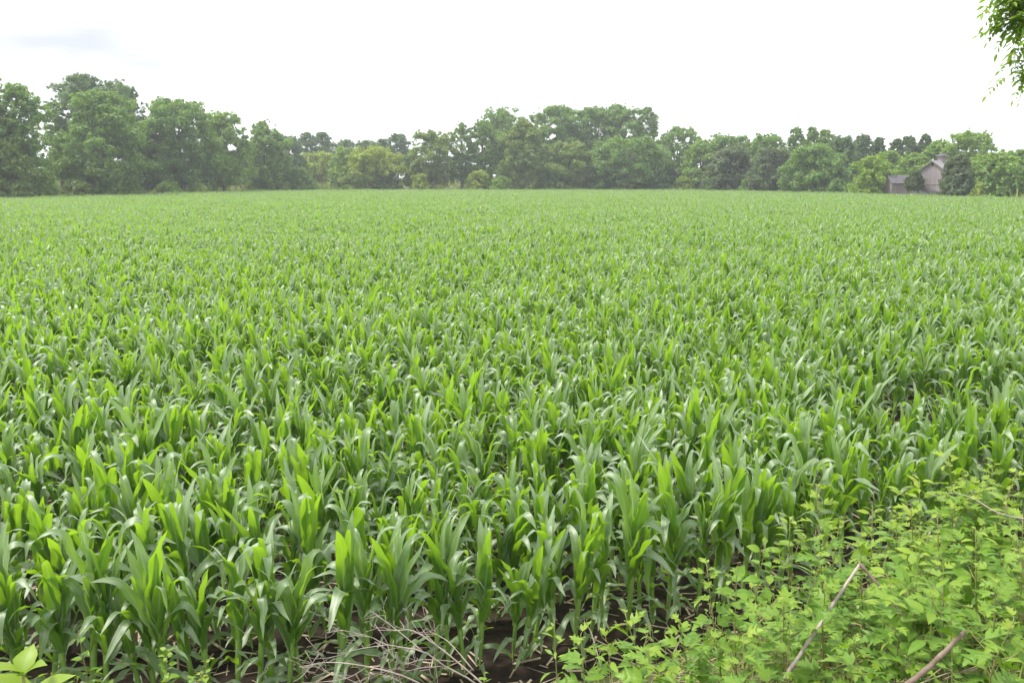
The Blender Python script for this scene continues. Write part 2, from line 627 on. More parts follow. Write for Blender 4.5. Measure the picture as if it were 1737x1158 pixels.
def corn_variant(k):
    U = rng.uniform
    hs = U(.50, .66)
    st, fo = MB(), MB()
    zz = np.linspace(-0.03, hs, 9)
    lean = U(-.03, .03, 2)
    cx = np.stack([lean[0] * zz ** 1.5, lean[1] * zz ** 1.5, zz], -1)
    rad = np.interp(zz, (0, .12, .3, hs), (.0135, .0135, .0165, .010)) * (1 + .10 * (np.arange(9) % 2))
    st.tube(cx, rad, 8)
    n = 14
    az = U(0, 6.28)
    for i in range(n):
        f = i / (n - 1)
        z = U(.02, .04) + .085 * i if i < 4 else .31 + (hs - .31) * ((i - 4) / (n - 5)) ** .9
        b = (lean[0] * z ** 1.5, lean[1] * z ** 1.5, z)
        a = az + math.pi * (i % 2) + U(-.5, .5)
        dr, tw = U(-.45, .45), U(-1.1, 1.1)
        if i < 4:
            corn_leaf(fo, b, a, U(.26, .42), U(.038, .055), R(U(35, 60)), R(U(70, 120)), U(.15, .4), dr, tw)
        elif i < 8:
            corn_leaf(fo, b, a, U(.40, .58), U(.062, .082), R(U(11, 24)), R(U(75, 150)), U(.38, .64), dr, tw, U(.008, .020), bw=U(.18, .5))
        elif i < 12:
            bent = rng.random() < .52
            corn_leaf(fo, b, a, U(.40, .62), U(.072, .096), R(U(4, 15)), R(U(95, 165) if bent else U(8, 40)), U(.56, .82) if bent else .4, dr * .8, tw,
                      U(.006, .016), bw=U(.12, .36) if bent else None)
        else:
            corn_leaf(fo, b, a, U(.34, .50), U(.050, .074), R(U(3, 10)), R(U(20, 120)), U(.5, .8), dr * .5, tw * .6, .006)
    return st.mesh("stalk", M['stalk']), fo.mesh("foliage", M['corn'], uv=True)


NVAR = 26
VAR = [corn_variant(k) for k in range(NVAR)]

rows, spacing = 0.64, 0.120
P_, K_ = [], []
k = 0
while True:
    y0 = k * rows
    if y0 > 182:
        break
    xr = (y0 + 9.5) * 0.60 * 1.42 + 3.0
    X = np.arange(-xr, xr, spacing)
    X = X + rng.normal(0, .028, len(X))
    Y = edge(X) + y0 + rng.normal(0, .03 + min(.06, k * .002), len(X))
    P_.append(np.stack([X, Y], -1))
    K_.append(np.full(len(X), k))
    k += 1
P_, K_ = np.vstack(P_), np.concatenate(K_)
keep = rng.random(len(P_)) > 0.035
pxx = CX + FPX * P_[:, 0] / (P_[:, 1] * CP + 2.1 * SP)
keep &= P_[:, 1] < far_dist(pxx)
gapY = 9.75 + .16 * (P_[:, 0] - 5.2)
keep &= ~((P_[:, 0] > 3.7) & (np.abs(P_[:, 1] - gapY) < 0.55))          # a missed row
P_, K_, pxx = P_[keep], K_[keep], pxx[keep]
ROT, SCL = rng.uniform(0, 6.2832, len(P_)), np.clip(rng.normal(1.0, .09, len(P_)), .70, 1.22)
# gentle swells of growth across the field
SCL *= 1 + .05 * np.sin(P_[:, 0] * .35 + 1.1 * np.sin(P_[:, 1] * .21)) * np.sin(P_[:, 1] * .4)
TILT = rng.normal(0, .075, (len(P_), 2))
IDX = rng.integers(0, NVAR, len(P_))
pX, pY = proj(np.stack([P_[:, 0], P_[:, 1], np.full(len(P_), .85)], -1))
inview = (pX > 4) & (pX < 1733) & (pY < 1150)
order = np.argsort(np.where(inview, np.hypot(P_[:, 0], P_[:, 1]), 1e9))
near = order[:300]
is_near = np.zeros(len(P_), bool)
is_near[near] = True

ONES = "zeroth first second third fourth fifth sixth seventh eighth ninth tenth eleventh twelfth thirteenth fourteenth fifteenth sixteenth seventeenth eighteenth nineteenth".split()
TENS = {20: ("twentieth", "twenty"), 30: ("thirtieth", "thirty"), 40: ("fortieth", "forty"), 50: ("fiftieth", "fifty"), 60: ("sixtieth", "sixty"), 70: ("seventieth", "seventy")}


def ordinal(n):
    if n < 20:
        return ONES[n]
    t_, o_ = n // 10 * 10, n % 10
    return TENS[t_][0] if not o_ else TENS[t_][1] + "-" + ONES[o_]


first_of = {}
CORN_GROUP = "corn plants in the first rows of the field"
for kk in sorted(set(K_[near])):
    ids = [i for i in near if K_[i] == kk]
    ids.sort(key=lambda i: P_[i, 0])
    for n_, i in enumerate(ids, 1):
        o = empty("corn_plant", (P_[i, 0], P_[i, 1], 0.0))
        s_ = float(SCL[i])
        o.rotation_euler = (float(TILT[i, 0]), float(TILT[i, 1]), float(ROT[i]))
        o.scale = (s_, s_, s_)
        size = "tall" if s_ > 1.08 else ("short" if s_ < .92 else "green")
        row = "front row" if kk == 0 else ordinal(int(kk) + 1) + " row back"
        tag(o, f"{size} leafy corn plant in the {row}, {ordinal(n_)} plant from the left", "corn plant", CORN_GROUP)
        v = int(IDX[i])
        parts = []
        for nm, me in (("stalk", VAR[v][0]), ("foliage", VAR[v][1])):
            p = bpy.data.objects.new(nm, me)
            COL.objects.link(p)
            p.parent = o
            parts.append(p)
        first_of.setdefault(v, parts)

# the rest of the crop: one object, the same plants instanced on its points
rest = ~is_near
me = bpy.data.meshes.new("corn_crop")
Pr = np.column_stack([P_[rest], np.zeros(rest.sum())]).astype(np.float32)
me.vertices.add(len(Pr))
me.vertices.foreach_set("co", Pr.ravel())
a = me.attributes.new("turn", 'FLOAT_VECTOR', 'POINT')
a.data.foreach_set("vector", np.column_stack([TILT[rest], ROT[rest]]).astype(np.float32).ravel())
a = me.attributes.new("size", 'FLOAT', 'POINT')
a.data.foreach_set("value", SCL[rest].astype(np.float32))
a = me.attributes.new("which", 'INT', 'POINT')
a.data.foreach_set("value", IDX[rest].astype(np.int32))
crop = bpy.data.objects.new("corn_crop", me)
COL.objects.link(crop)
tag(crop, "broad field of waist high green corn stretching back to the trees", "corn field", kind='stuff')

g = bpy.data.node_groups.new("corn_scatter", 'GeometryNodeTree')
g.interface.new_socket("Geometry", in_out='INPUT', socket_type='NodeSocketGeometry')
g.interface.new_socket("Geometry", in_out='OUTPUT', socket_type='NodeSocketGeometry')
gi, go = g.nodes.new("NodeGroupInput"), g.nodes.new("NodeGroupOutput")
iop = g.nodes.new("GeometryNodeInstanceOnPoints")
iop.inputs['Pick Instance'].default_value = True
allv = g.nodes.new("GeometryNodeJoinGeometry")
for v in reversed(range(NVAR)):
    if v not in first_of:
        continue
    j = g.nodes.new("GeometryNodeJoinGeometry")
    for p in first_of[v]:
        oi = g.nodes.new("GeometryNodeObjectInfo")
        oi.transform_space = 'ORIGINAL'
        oi.inputs['Object'].default_value = p
        g.links.new(oi.outputs['Geometry'], j.inputs[0])
    gti = g.nodes.new("GeometryNodeGeometryToInstance")
    g.links.new(j.outputs[0], gti.inputs[0])
    g.links.new(gti.outputs[0], allv.inputs[0])


def named(nm, ty):
    n = g.nodes.new("GeometryNodeInputNamedAttribute")
    n.data_type = ty
    n.inputs['Name'].default_value = nm
    return [o_ for o_ in n.outputs if o_.enabled and o_.name == 'Attribute'][0]


g.links.new(gi.outputs[0], iop.inputs['Points'])
g.links.new(allv.outputs[0], iop.inputs['Instance'])
g.links.new(named("which", 'INT'), iop.inputs['Instance Index'])
g.links.new(named("turn", 'FLOAT_VECTOR'), iop.inputs['Rotation'])
g.links.new(named("size", 'FLOAT'), iop.inputs['Scale'])
g.links.new(iop.outputs[0], go.inputs[0])
md = crop.modifiers.new("scatter", 'NODES')
md.node_group = g

# ------------------------------------------------------------------ trees
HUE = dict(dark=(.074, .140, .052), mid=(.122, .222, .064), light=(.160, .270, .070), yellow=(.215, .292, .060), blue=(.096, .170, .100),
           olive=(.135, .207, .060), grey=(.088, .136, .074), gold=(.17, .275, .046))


def leaf_cloud(mb, cent, rad, n, size, up=.35, squash=.8):
    """n leaf sprays (small bent four-sided faces) in a clump"""
    d = unit(rng.normal(0, 1, (n, 3)))
    r = rad * (rng.uniform(.3, 1.0, n) ** .7 + np.abs(rng.normal(0, .2, n)))
    p = cent + d * r[:, None] * np.array((1, 1, squash))
    nor = unit(d * 1.1 + rng.normal(0, .42, (n, 3)) + np.array((0, 0, up)))
    a_ = unit(np.cross(nor, rng.normal(0, 1, (n, 3))))
    b_ = np.cross(nor, a_)
    s = size * rng.uniform(.55, 1.35, n)
    la, lb = (s * .62)[:, None], (s * .40)[:, None]
    dip = nor * (s * rng.uniform(-.25, .05, n))[:, None]
    v = np.stack([p - a_ * la + dip, p - b_ * lb, p + a_ * la + dip, p + b_ * lb], 1).reshape(-1, 3)
    i = np.arange(n) * 4
    mb.add(v, np.stack([i, i + 1, i + 2, i + 3], -1))


def profile(shape, h):
    if shape == 'round':
        return np.sqrt(np.clip(1 - (2 * h - .95) ** 2 / 1.12, 0, 1))
    if shape == 'tall':
        return np.interp(h, (0, .12, .35, .65, .88, 1), (.55, .8, 1.0, .95, .66, .3))
    if shape == 'spread':
        return np.clip(np.interp(h, (0, .2, .45, .7, .9, 1), (.45, .8, .95, 1.0, .72, .3)), 0, 1)
    if shape == 'bush':
        return np.sqrt(np.clip(1 - h ** 2.2, 0, 1))
    if shape == 'full':                          # foliage right down to the ground
        return np.interp(h, (0, .1, .35, .6, .85, 1), (.72, .86, 1.0, .93, .62, .22))
    return np.ones_like(h)


def tree(x, top, hw, dy, shape, hue, cb, label, name="deciduous_tree", cat="tree", group="trees along the far field edge",
         dens=1.0, peaks=0, lean=0.0, bark='bark', leaf=.33, trunk_r=None):
    """x, top, hw: where the photo shows the crown (centre, top, half width, pixels); dy: metres behind the crop edge"""
    Y = float(far_dist(x)) + dy
    top_p = at(x, top, Y)
    gz = float(rise(top_p[0], Y)) - .03
    H = top_p[2] - gz
    Wd = hw / FPX * Y * 1.22
    root = empty(name, (top_p[0] + lean, Y, gz))
    z0, z1 = H * cb, H
    cm, tm = MB(), MB()
    ch = z1 - z0
    rad = max(.55, min(.22 * Wd + .35, 1.9))
    vol = ch * Wd * Wd
    nc = int(np.clip(8.5 * (ch * Wd) / (rad * rad), 18, 170) * dens)
    # trunk
    tr = trunk_r or max(.07, .024 * H)
    bx = np.array((-lean, 0))
    ts = np.linspace(0, 1, 8)
    sway = rng.normal(0, .03 * H, 2)
    tp = np.stack([bx[0] * ts ** 1.4 + sway[0] * ts * (1 - ts), sway[1] * ts * (1 - ts), -0.2 + (z0 + ch * .78 + .2) * ts], -1)
    tm.tube(tp, tr * np.interp(ts, (0, .08, .5, 1), (1.35, 1.0, .66, .14)), 8)
    # the crown: lobes through its volume, leaf clumps over each lobe
    lr = float(np.clip(.40 * Wd, .5, 2.5))
    nl = int(np.clip(3.1 * ch * Wd / lr ** 2 * .85, 9, 42) * (.7 + .5 * dens))
    cs, cr2 = [], []
    for c in range(nl):
        h = ((c + rng.random()) / nl) ** 1.1
        rr = float(profile(shape, np.array(h))) * Wd
        th = c * 2.4 + rng.normal(0, .5)
        lrr = lr * rng.uniform(.7, 1.2) * (1 - .35 * h)
        f = rng.uniform(.3, 1.0) ** .6
        rw = max(rr - lrr * .62, .05) * f
        zc = z0 + min(max(ch * h, lrr * .55), ch - lrr * .85)
        cc = np.array((bx[0] * h + rw * math.cos(th), rw * math.sin(th), zc))
        m_ = int(rng.integers(9, 14) * dens)
        dd = unit(rng.normal(0, 1, (m_, 3)) + np.array((0, 0, .35)))
        for d_ in dd:
            cs.append(cc + d_ * lrr * rng.uniform(.55, 1.0) * np.array((1, 1, .85)))
            cr2.append(lrr * rng.uniform(.24, .46))
        for q in range(3):                        # loose sprays standing out of the outline
            d_ = unit(rng.normal(0, 1, 3) + np.array((0, 0, .5)))
            cs.append(cc + d_ * lrr * rng.uniform(.92, 1.12))
            cr2.append(lrr * rng.uniform(.10, .18))
    for q in range(peaks):
        th = rng.uniform(0, 6.28)
        f = rng.uniform(0, .8)
        dz = ch * .30 * f ** 1.5
        top_ = np.array((bx[0] + Wd * f * math.cos(th), Wd * f * math.sin(th) * .6, z1 - dz))
        for e_ in (.12, .45, .9, 1.4, 1.9):
            cs.append(top_ - np.array((0, 0, e_ * lr * .62)) + rng.normal(0, .06 * lr, 3))
            cr2.append(lr * (.10 + .13 * e_))
    cs = np.array(cs)
    for c, rr in zip(cs, cr2):
        c[2] = max(c[2], rr * .5)
        n = int(np.clip(74 * (rr / .8) ** 2 * (0.36 / leaf) ** 1.6, 9, 260))
        leaf_cloud(cm, c, rr, n, leaf, up=.5, squash=.72)
    # limbs out to some of the clumps
    for c in cs[rng.permutation(len(cs))[:min(14, len(cs))]]:
        f = np.clip((c[2] - z0 * .6) / (z0 + ch) * .75, .18, .9)
        s0 = np.array([np.interp(f, ts, tp[:, a_]) for a_ in range(3)])
        if s0[2] > c[2]:
            s0[2] = c[2] * .7
        mid = (s0 + c) / 2 + np.array((0, 0, .08 * ch))
        tm.tube(bez([s0, mid, c], 6), np.linspace(tr * .42 * (1 - .5 * f), tr * .07, 6), 5)
    tm.build("trunk" if shape != 'bush' else "stem", M[bark], root)
    cr_ = cm.build("crown" if shape != 'bush' else "foliage", M['tree'], root, smooth=False)
    cr_.color = (*HUE[hue], 1)
    tag(root, label, cat, group)
    return root


T = tree
BG = "taller trees behind the field edge"
# ---- left end
T(18, 141, 58, 5, 'tall', 'mid', .18, "tall loose tree with pale leaning trunk at the left end of the treeline", peaks=5, lean=-1.6, dens=.85, bark='palebark', trunk_r=.36)
T(-62, 128, 60, 7, 'round', 'mid', .10, "big tree mostly cut off by the left edge of the photo", peaks=2)
T(8, 240, 34, 2, 'full', 'olive', .03, "olive low tree crowding the foot of the pale leaning trunk", dens=1.0)
T(92, 172, 30, 24, 'tall', 'mid', .15, "slim tree bordering the small sky gap near the left end", group=BG, peaks=2, dens=.7)
T(150, 129, 58, 22, 'spread', 'blue', .30, "dark blue-green crown rising highest of all behind the hanging full tree", group=BG, peaks=5, dens=1.15)
T(166, 153, 66, 5, 'full', 'mid', .02, "huge full tree with foliage hanging to the ground, largest at the left", peaks=2, dens=1.1)
T(214, 149, 26, 26, 'round', 'blue', .35, "small dark round crown just right of the highest blue-green crown", group=BG, peaks=3)
T(250, 205, 40, 14, 'full', 'dark', .03, "dark shaded tree filling the space between the two big left crowns", group=BG)
T(300, 168, 60, 6, 'spread', 'mid', .14, "broad tree with twiggy ragged top and dark forked trunk", peaks=8, dens=1.0)
T(372, 191, 46, 4, 'full', 'light', .15, "pale green rounded tree leaning against the ragged topped one", peaks=2)
T(446, 207, 42, 4, 'full', 'mid', .14, "separate dark green tree with several thin trunks and pointed top", peaks=5, bark='bark')
T(76, 295, 24, 2, 'bush', 'light', .0, "rounded light green bush right of the pale leaning trunk", "bush", "bush", "bushes at the far field edge", leaf=.3)
T(212, 297, 28, 2.5, 'bush', 'mid', .0, "wide dull green bush under the huge hanging tree", "bush", "bush", "bushes at the far field edge", leaf=.3)
T(130, 306, 26, 3, 'bush', 'olive', .0, "low olive bush left of the wide dull green bush", "bush", "bush", "bushes at the far field edge", leaf=.3)
# ---- low stretch left of centre
T(404, 262, 26, 26, 'full', 'olive', .12, "low olive tree peeping between the pale and the many trunked tree", group=BG)
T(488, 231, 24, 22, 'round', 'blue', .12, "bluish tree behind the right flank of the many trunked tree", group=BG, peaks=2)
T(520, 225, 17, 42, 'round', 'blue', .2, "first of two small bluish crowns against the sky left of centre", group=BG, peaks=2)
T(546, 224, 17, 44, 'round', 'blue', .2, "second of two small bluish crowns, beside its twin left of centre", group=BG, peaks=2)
T(540, 259, 34, 34, 'round', 'yellow', .2, "yellow-green round tree standing back in the clearing", group=BG)
T(505, 284, 22, 2.5, 'bush', 'mid', .0, "taller of two joined bushes before the clearing", "bush", "bush", "bushes at the far field edge", leaf=.3)
T(519, 298, 20, 1.5, 'bush', 'mid', .0, "lower of two joined bushes, nearest the clearing", "bush", "bush", "bushes at the far field edge", leaf=.3)
T(582, 250, 24, 8, 'full', 'light', .12, "slim pale green tree just right of the clearing", dens=.8)
T(628, 250, 44, 5, 'spread', 'yellow', .16, "yellow-green spreading tree with slanting bare trunks", peaks=2, lean=1.2, bark='palebark', trunk_r=.16)
T(655, 282, 26, 3, 'bush', 'dark', .0, "dark shrub at the foot of the yellow spreading tree", "bush", "bush", "bushes at the far field edge", leaf=.3)
T(600, 292, 22, 2, 'bush', 'olive', .0, "olive shrub below the slim pale tree", "bush", "bush", "bushes at the far field edge", leaf=.3)
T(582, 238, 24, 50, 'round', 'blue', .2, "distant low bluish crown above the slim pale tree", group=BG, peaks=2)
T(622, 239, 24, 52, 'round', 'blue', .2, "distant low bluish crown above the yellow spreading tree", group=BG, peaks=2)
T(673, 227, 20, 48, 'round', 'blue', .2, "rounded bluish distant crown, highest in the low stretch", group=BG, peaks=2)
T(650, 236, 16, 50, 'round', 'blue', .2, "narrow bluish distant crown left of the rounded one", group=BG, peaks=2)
T(735, 222, 40, 6, 'spread', 'olive', .17, "olive tree with bare grey branches showing through its crown", peaks=4, dens=.8, bark='palebark', trunk_r=.2)
T(702, 255, 20, 8, 'full', 'mid', .15, "short green tree at the left flank of the bare branched olive", dens=.8)
T(783, 208, 22, 8, 'tall', 'mid', .15, "slender twiggy sparse tree left of the tall central clump", peaks=6, dens=.65)
# ---- the tall clump in the middle
T(818, 205, 30, 9, 'tall', 'mid', .06, "feathery green tree at the left shoulder of the central clump", peaks=5, dens=.9)
T(812, 290, 22, 2.5, 'bush', 'yellow', .02, "small yellowish tree low before the feathery one", "bush", "bush", "bushes at the far field edge", leaf=.3)
T(852, 184, 40, 24, 'spread', 'mid', .2, "airy crown with sky holes at the left top of the central clump", group=BG, peaks=7, dens=.8)
T(886, 206, 40, 6, 'full', 'olive', .04, "ivy dark column-like tree with yellowish top in the central clump", peaks=4)
T(945, 180, 48, 22, 'spread', 'mid', .15, "broad tall tree with two thin spires at the middle of the clump", group=BG, peaks=9)
T(965, 240, 46, 5, 'full', 'olive', .03, "low domed olive tree at the foot of the central clump", peaks=2)
T(1012, 182, 40, 24, 'spread', 'mid', .15, "tall green tree right of the spired one in the central clump", group=BG, peaks=6)
T(1054, 179, 40, 22, 'spread', 'mid', .18, "tall full topped tree above the forked trunk tree", group=BG, peaks=6)
T(1098, 181, 21, 20, 'tall', 'mid', .25, "narrow upright crown ending the central clump on its right", group=BG, peaks=4)
T(1066, 232, 60, 4, 'spread', 'mid', .20, "wide spreading tree with a pale forked trunk at the clump's right foot", peaks=3, trunk_r=.42, bark='palebark')
T(1012, 285, 30, 3, 'bush', 'dark', .0, "dark shrub beside the pale forked trunk", "bush", "bush", "bushes at the far field edge", leaf=.3)
T(1110, 288, 30, 4, 'bush', 'dark', .0, "dark shrub in the shade right of the forked trunk", "bush", "bush", "bushes at the far field edge", leaf=.3)
T(930, 292, 26, 3, 'bush', 'dark', .0, "dark shrub under the low domed olive tree", "bush", "bush", "bushes at the far field edge", leaf=.3)
# ---- right of the middle
T(1150, 217, 34, 14, 'spread', 'mid', .12, "middling tree stepping down from the central clump's right side", peaks=4)
T(1190, 240, 34, 8, 'full', 'light', .04, "light green tree at the left of the dark oaks", peaks=2)
T(1238, 229, 46, 14, 'full', 'mid', .05, "broad green tree behind the first dark oak", group=BG, peaks=4)
T(1240, 248, 42, 5, 'full', 'grey', .03, "first dark grey-green oak, right of the light green tree", peaks=2, dens=1.15)
T(1302, 228, 40, 16, 'full', 'mid', .05, "green tree topping the second dark oak", group=BG, peaks=4)
T(1312, 250, 42, 5, 'full', 'grey', .03, "second dark grey-green oak, widest of the dark pair", peaks=2, dens=1.15)
T(1352, 217, 16, 26, 'tall', 'mid', .2, "left of three pointed poplar tops above the dark oaks", "poplar_tree", "tree", BG, peaks=3)
T(1378, 216, 16, 26, 'tall', 'mid', .2, "middle of three pointed poplar tops above the dark oaks", "poplar_tree", "tree", BG, peaks=3)
T(1402, 220, 15, 26, 'tall', 'light', .2, "right of three pointed poplar tops above the dark oaks", "poplar_tree", "tree", BG, peaks=3)
T(1388, 244, 52, 5, 'full', 'mid', .03, "wide bright green tree right of the dark oaks", peaks=4, dens=1.1)
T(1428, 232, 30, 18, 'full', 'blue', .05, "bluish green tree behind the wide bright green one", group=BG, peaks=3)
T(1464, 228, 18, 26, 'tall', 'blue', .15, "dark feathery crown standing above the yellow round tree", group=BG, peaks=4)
# ---- about the farm buildings
T(1481, 265, 33, 3, 'full', 'gold', .02, "bright yellow-green round tree left of the low shed", leaf=.3, peaks=2)
T(1492, 234, 13, 34, 'tall', 'dark', .1, "leftmost dark conifer-like tree behind the low shed", "poplar_tree", "tree", BG, peaks=2)
T(1522, 236, 12, 34, 'tall', 'dark', .1, "second dark narrow tree along behind the low shed", "poplar_tree", "tree", BG, peaks=2)
T(1543, 232, 18, 34, 'tall', 'dark', .1, "widest dark narrow tree behind the low shed", "poplar_tree", "tree", BG, peaks=4)
T(1571, 228, 12, 36, 'tall', 'dark', .1, "tallest dark narrow tree, left of the cupola", "poplar_tree", "tree", BG, peaks=3)
T(1508, 257, 30, 20, 'full', 'light', .04, "light green tree rising behind the low shed's left end", group=BG, peaks=2)
T(1553, 260, 28, 18, 'full', 'light', .04, "light green tree between the shed and the gabled crib", group=BG, peaks=2)
T(1600, 238, 36, 26, 'full', 'light', .06, "soft green tree directly behind the cupola", group=BG, peaks=3)
T(1648, 222, 38, 26, 'spread', 'light', .22, "open airy crown, tallest tree right of the crib", group=BG, peaks=6, dens=.75)
T(1553, 290, 14, 1.5, 'full', 'grey', .06, "small grey-green tree between shed and gabled crib", leaf=.28, peaks=1)
T(1629, 263, 26, 1.5, 'full', 'grey', .04, "dense dark round tree hiding the crib's right side", leaf=.3, peaks=1, dens=1.2)
T(1690, 257, 46, 10, 'full', 'light', .05, "broad light green tree beyond the dense dark round one", peaks=3)
T(1708, 282, 26, 3, 'round', 'mid', .14, "smaller green tree in front of the broad light one near the right edge", leaf=.3)
T(1740, 254, 34, 16, 'full', 'mid', .05, "green tree cut by the right edge of the photo", group=BG)
T(1790, 262, 40, 6, 'full', 'mid', .05, "big green tree just at the right edge of the photo", dens=.9)

SHR = [(30, 'light', 'before the leftmost trees'), (285, 'light', 'at the foot of the dark forked trunk'), 
       (470, 'light', 'right of the many thin trunks'), (712, 'yellow', 'under the bare branched olive tree'), (850, 'light', 'before the dark ivied tree'),
       (1160, 'yellow', 'left of the light green tree'), (1212, 'light', 'at the near foot of the first dark oak'), (1275, 'mid', 'in the gap between the dark oaks'), (1345, 'light', 'under the second dark oak'),
       (1420, 'mid', 'at the foot of the wide bright tree'), (1668, 'yellow', 'on the yellowish grass beside the dense dark tree')]
for x_, hue_, where in SHR:
    T(x_, float(np.interp(x_, FXP, FYP)) - rng.uniform(16, 27), rng.uniform(15, 24), rng.uniform(1.2, 2.5), 'bush', hue_, 0, "small loose shrub " + where, "shrub", "shrub", "shrubs at the foot of the trees", leaf=.28)

# the distant wood closing the gaps low down
wb = MB()
for i in range(520):
    X = rng.uniform(-165, 165)
    px_ = CX + FPX * X / 200.0
    Y = max(float(far_dist(px_)) + rng.uniform(38, 62), 150)
    hmax = 6.5 + 2.5 * math.sin(X * .11) + 1.5 * math.sin(X * .31)
    leaf_cloud(wb, np.array((X, Y, 2.0 + rng.uniform(.5, max(hmax - 2, 3)))), rng.uniform(1.4, 2.4), 70, .55)
for i in range(420):                             # ... and running on past both sides of the view
    sgn = rng.choice((-1, 1))
    u_ = sgn * rng.uniform(.66, 1.35)
    Y = float(far_dist(CX + FPX * u_)) + rng.uniform(4, 26)
    leaf_cloud(wb, np.array((u_ * Y, Y, rng.uniform(.5, 11.5))), rng.uniform(1.5, 2.6), 80, .5)
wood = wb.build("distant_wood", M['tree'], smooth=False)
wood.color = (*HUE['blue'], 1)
tag(wood, "distant dull green wood closing the gaps behind the treeline", "wood", kind='stuff')

# rough grass and weeds between crop and trees
fb = MB()
n = 40000
pxs = rng.uniform(-120, 1860, n)
Yg = far_dist(pxs) + .6 + rng.uniform(0, 1, n) ** 1.5 * 48
Xg = (pxs - CX) / FPX * Yg * 1.0
hh = rng.uniform(.35, 1.15, n) * (1 + .4 * np.sin(Xg * .7))
open_ = np.exp(-((pxs - 540) / 45) ** 2) + np.exp(-((pxs - 1685) / 60) ** 2) + .5 * np.exp(-((pxs - 330) / 40) ** 2) + .6 * np.exp(-((pxs - 760) / 40) ** 2)
hh *= (1 + .5 * np.clip(open_, 0, 1)) * np.where(Yg > far_dist(pxs) + 8, .6, 1)
azg = rng.uniform(0, 6.28, n)
wv = np.stack([np.cos(azg), np.sin(azg), np.zeros(n)], -1) * rng.uniform(.05, .16, n)[:, None]
b0 = np.stack([Xg, Yg, rise(Xg, Yg) - .02], -1)
lean_ = np.stack([rng.normal(0, .25, n), rng.normal(0, .25, n), np.ones(n)], -1) * hh[:, None]
v = np.stack([b0 - wv, b0 + wv, b0 + lean_ + wv * .25, b0 + lean_ - wv * .25], 1).reshape(-1, 3)
i = np.arange(n) * 4
fb.add(v, np.stack([i, i + 1, i + 2, i + 3], -1))
tag(fb.build("meadow_grass", M['grass'], smooth=False), "rough grass strip between the crop and the trees", "grass", kind='stuff')

# ------------------------------------------------------------------ farm buildings
YB = float(far_dist(1585)) + 4.0


def gable(mb, w_, l_, he, hr):
    v = [(-w_ / 2, 0, 0), (w_ / 2, 0, 0), (w_ / 2, l_, 0), (-w_ / 2, l_, 0), (-w_ / 2, 0, he), (w_ / 2, 0, he), (w_ / 2, l_, he), (-w_ / 2, l_, he), (0, 0, hr), (0, l_, hr)]
    mb.add(v, [(0, 1, 5, 4), (1, 2, 6, 5), (2, 3, 7, 6), (3, 0, 4, 7)], [(4, 5, 8), (6, 7, 9)])


def roof(mb, w_, l_, he, hr, ov, th, y0=0.0, front=None):
    """two sloping slabs with overhang"""
    fr = ov if front is None else front
    sl = (hr - he) / (w_ / 2)
    for s in (-1, 1):
        xe = s * (w_ / 2 + ov)
        ze = he - sl * ov
        a, b = y0 - fr, y0 + l_ + fr
        top = [(0, a, hr + th), (xe, a, ze + th), (xe, b, ze + th), (0, b, hr + th)]
        bot = [(0, a, hr + .012), (xe, a, ze + .012), (xe, b, ze + .012), (0, b, hr + .012)]
        q = [(0, 1, 2, 3), (7, 6, 5, 4), (0, 4, 5, 1), (1, 5, 6, 2), (2, 6, 7, 3)]
        mb.add(top + bot, q)


pa = at(1583.0, 273.0, YB)
HR = pa[2]
HE = at(1569, 285.5, YB)[2]
CW, CLN = 2.95, 6.5
yaw = -R(62)
crib = empty("corn_crib", (pa[0], YB, 0), yaw)
m = MB(); gable(m, CW, CLN, HE, HR); m.build("wall", M['crib'], crib, smooth=False)
m = MB(); roof(m, CW, CLN, HE, HR, .16, .07, front=.22); rf = m.build("roof", M['roof'], crib, smooth=False)
m = MB(); m.box((-.17, -.03, HR - .62), (.17, -.003, HR - .22)); m.build("loft_opening", M['dark'], crib, smooth=False)
m = MB(); m.box((.75, -.03, .95), (1.0, -.003, 1.25)); m.build("window", M['dark'], crib, smooth=False)
m = MB(); m.box((-CW / 2 + .05, -.05, HE * .52), (CW / 2 - .05, -.004, HE * .52 + .12)); m.build("cross_board", M['crib'], crib, smooth=False)
m = MB(); m.box((-.42, -.04, 0), (.36, -.003, HE * .5)); m.build("door", M['shed'], crib, smooth=False)
m = MB()
for s in (-1, 1):
    sl = (HR - HE) / (CW / 2)
    xe = CW / 2 + .16
    m.add([(0, -.25, HR - .14), (s * xe, -.25, HE - sl * .16 - .14), (s * xe, -.25, HE - sl * .16 + .02), (0, -.25, HR + .02),
           (0, -.225, HR - .14), (s * xe, -.225, HE - sl * .16 - .14), (s * xe, -.225, HE - sl * .16 + .02), (0, -.225, HR + .02)],
          [(0, 1, 2, 3), (7, 6, 5, 4), (0, 4, 5, 1), (3, 2, 6, 7), (1, 5, 6, 2)])
m.build("bargeboard", M['stick'], crib, smooth=False)
cup = MB()
yc, cw = CLN * .26, .42
cup.box((-cw, yc - cw, HR - .35), (cw, yc + cw, HR + .62))
cu = cup.build("cupola", M['crib'], crib, smooth=False)
m = MB()
m.add([(-.62, yc - .62, HR + .622), (.62, yc - .62, HR + .622), (.62, yc + .62, HR + .622), (-.62, yc + .62, HR + .622), (0, yc, HR + 1.0)], [(3, 2, 1, 0)],
      [(0, 1, 4), (1, 2, 4), (2, 3, 4), (3, 0, 4)])
m.build("roof", M['shingle'], cu, smooth=False)
tag(crib, "narrow weathered wooden corn crib with steep gable and roof cupola", "barn")

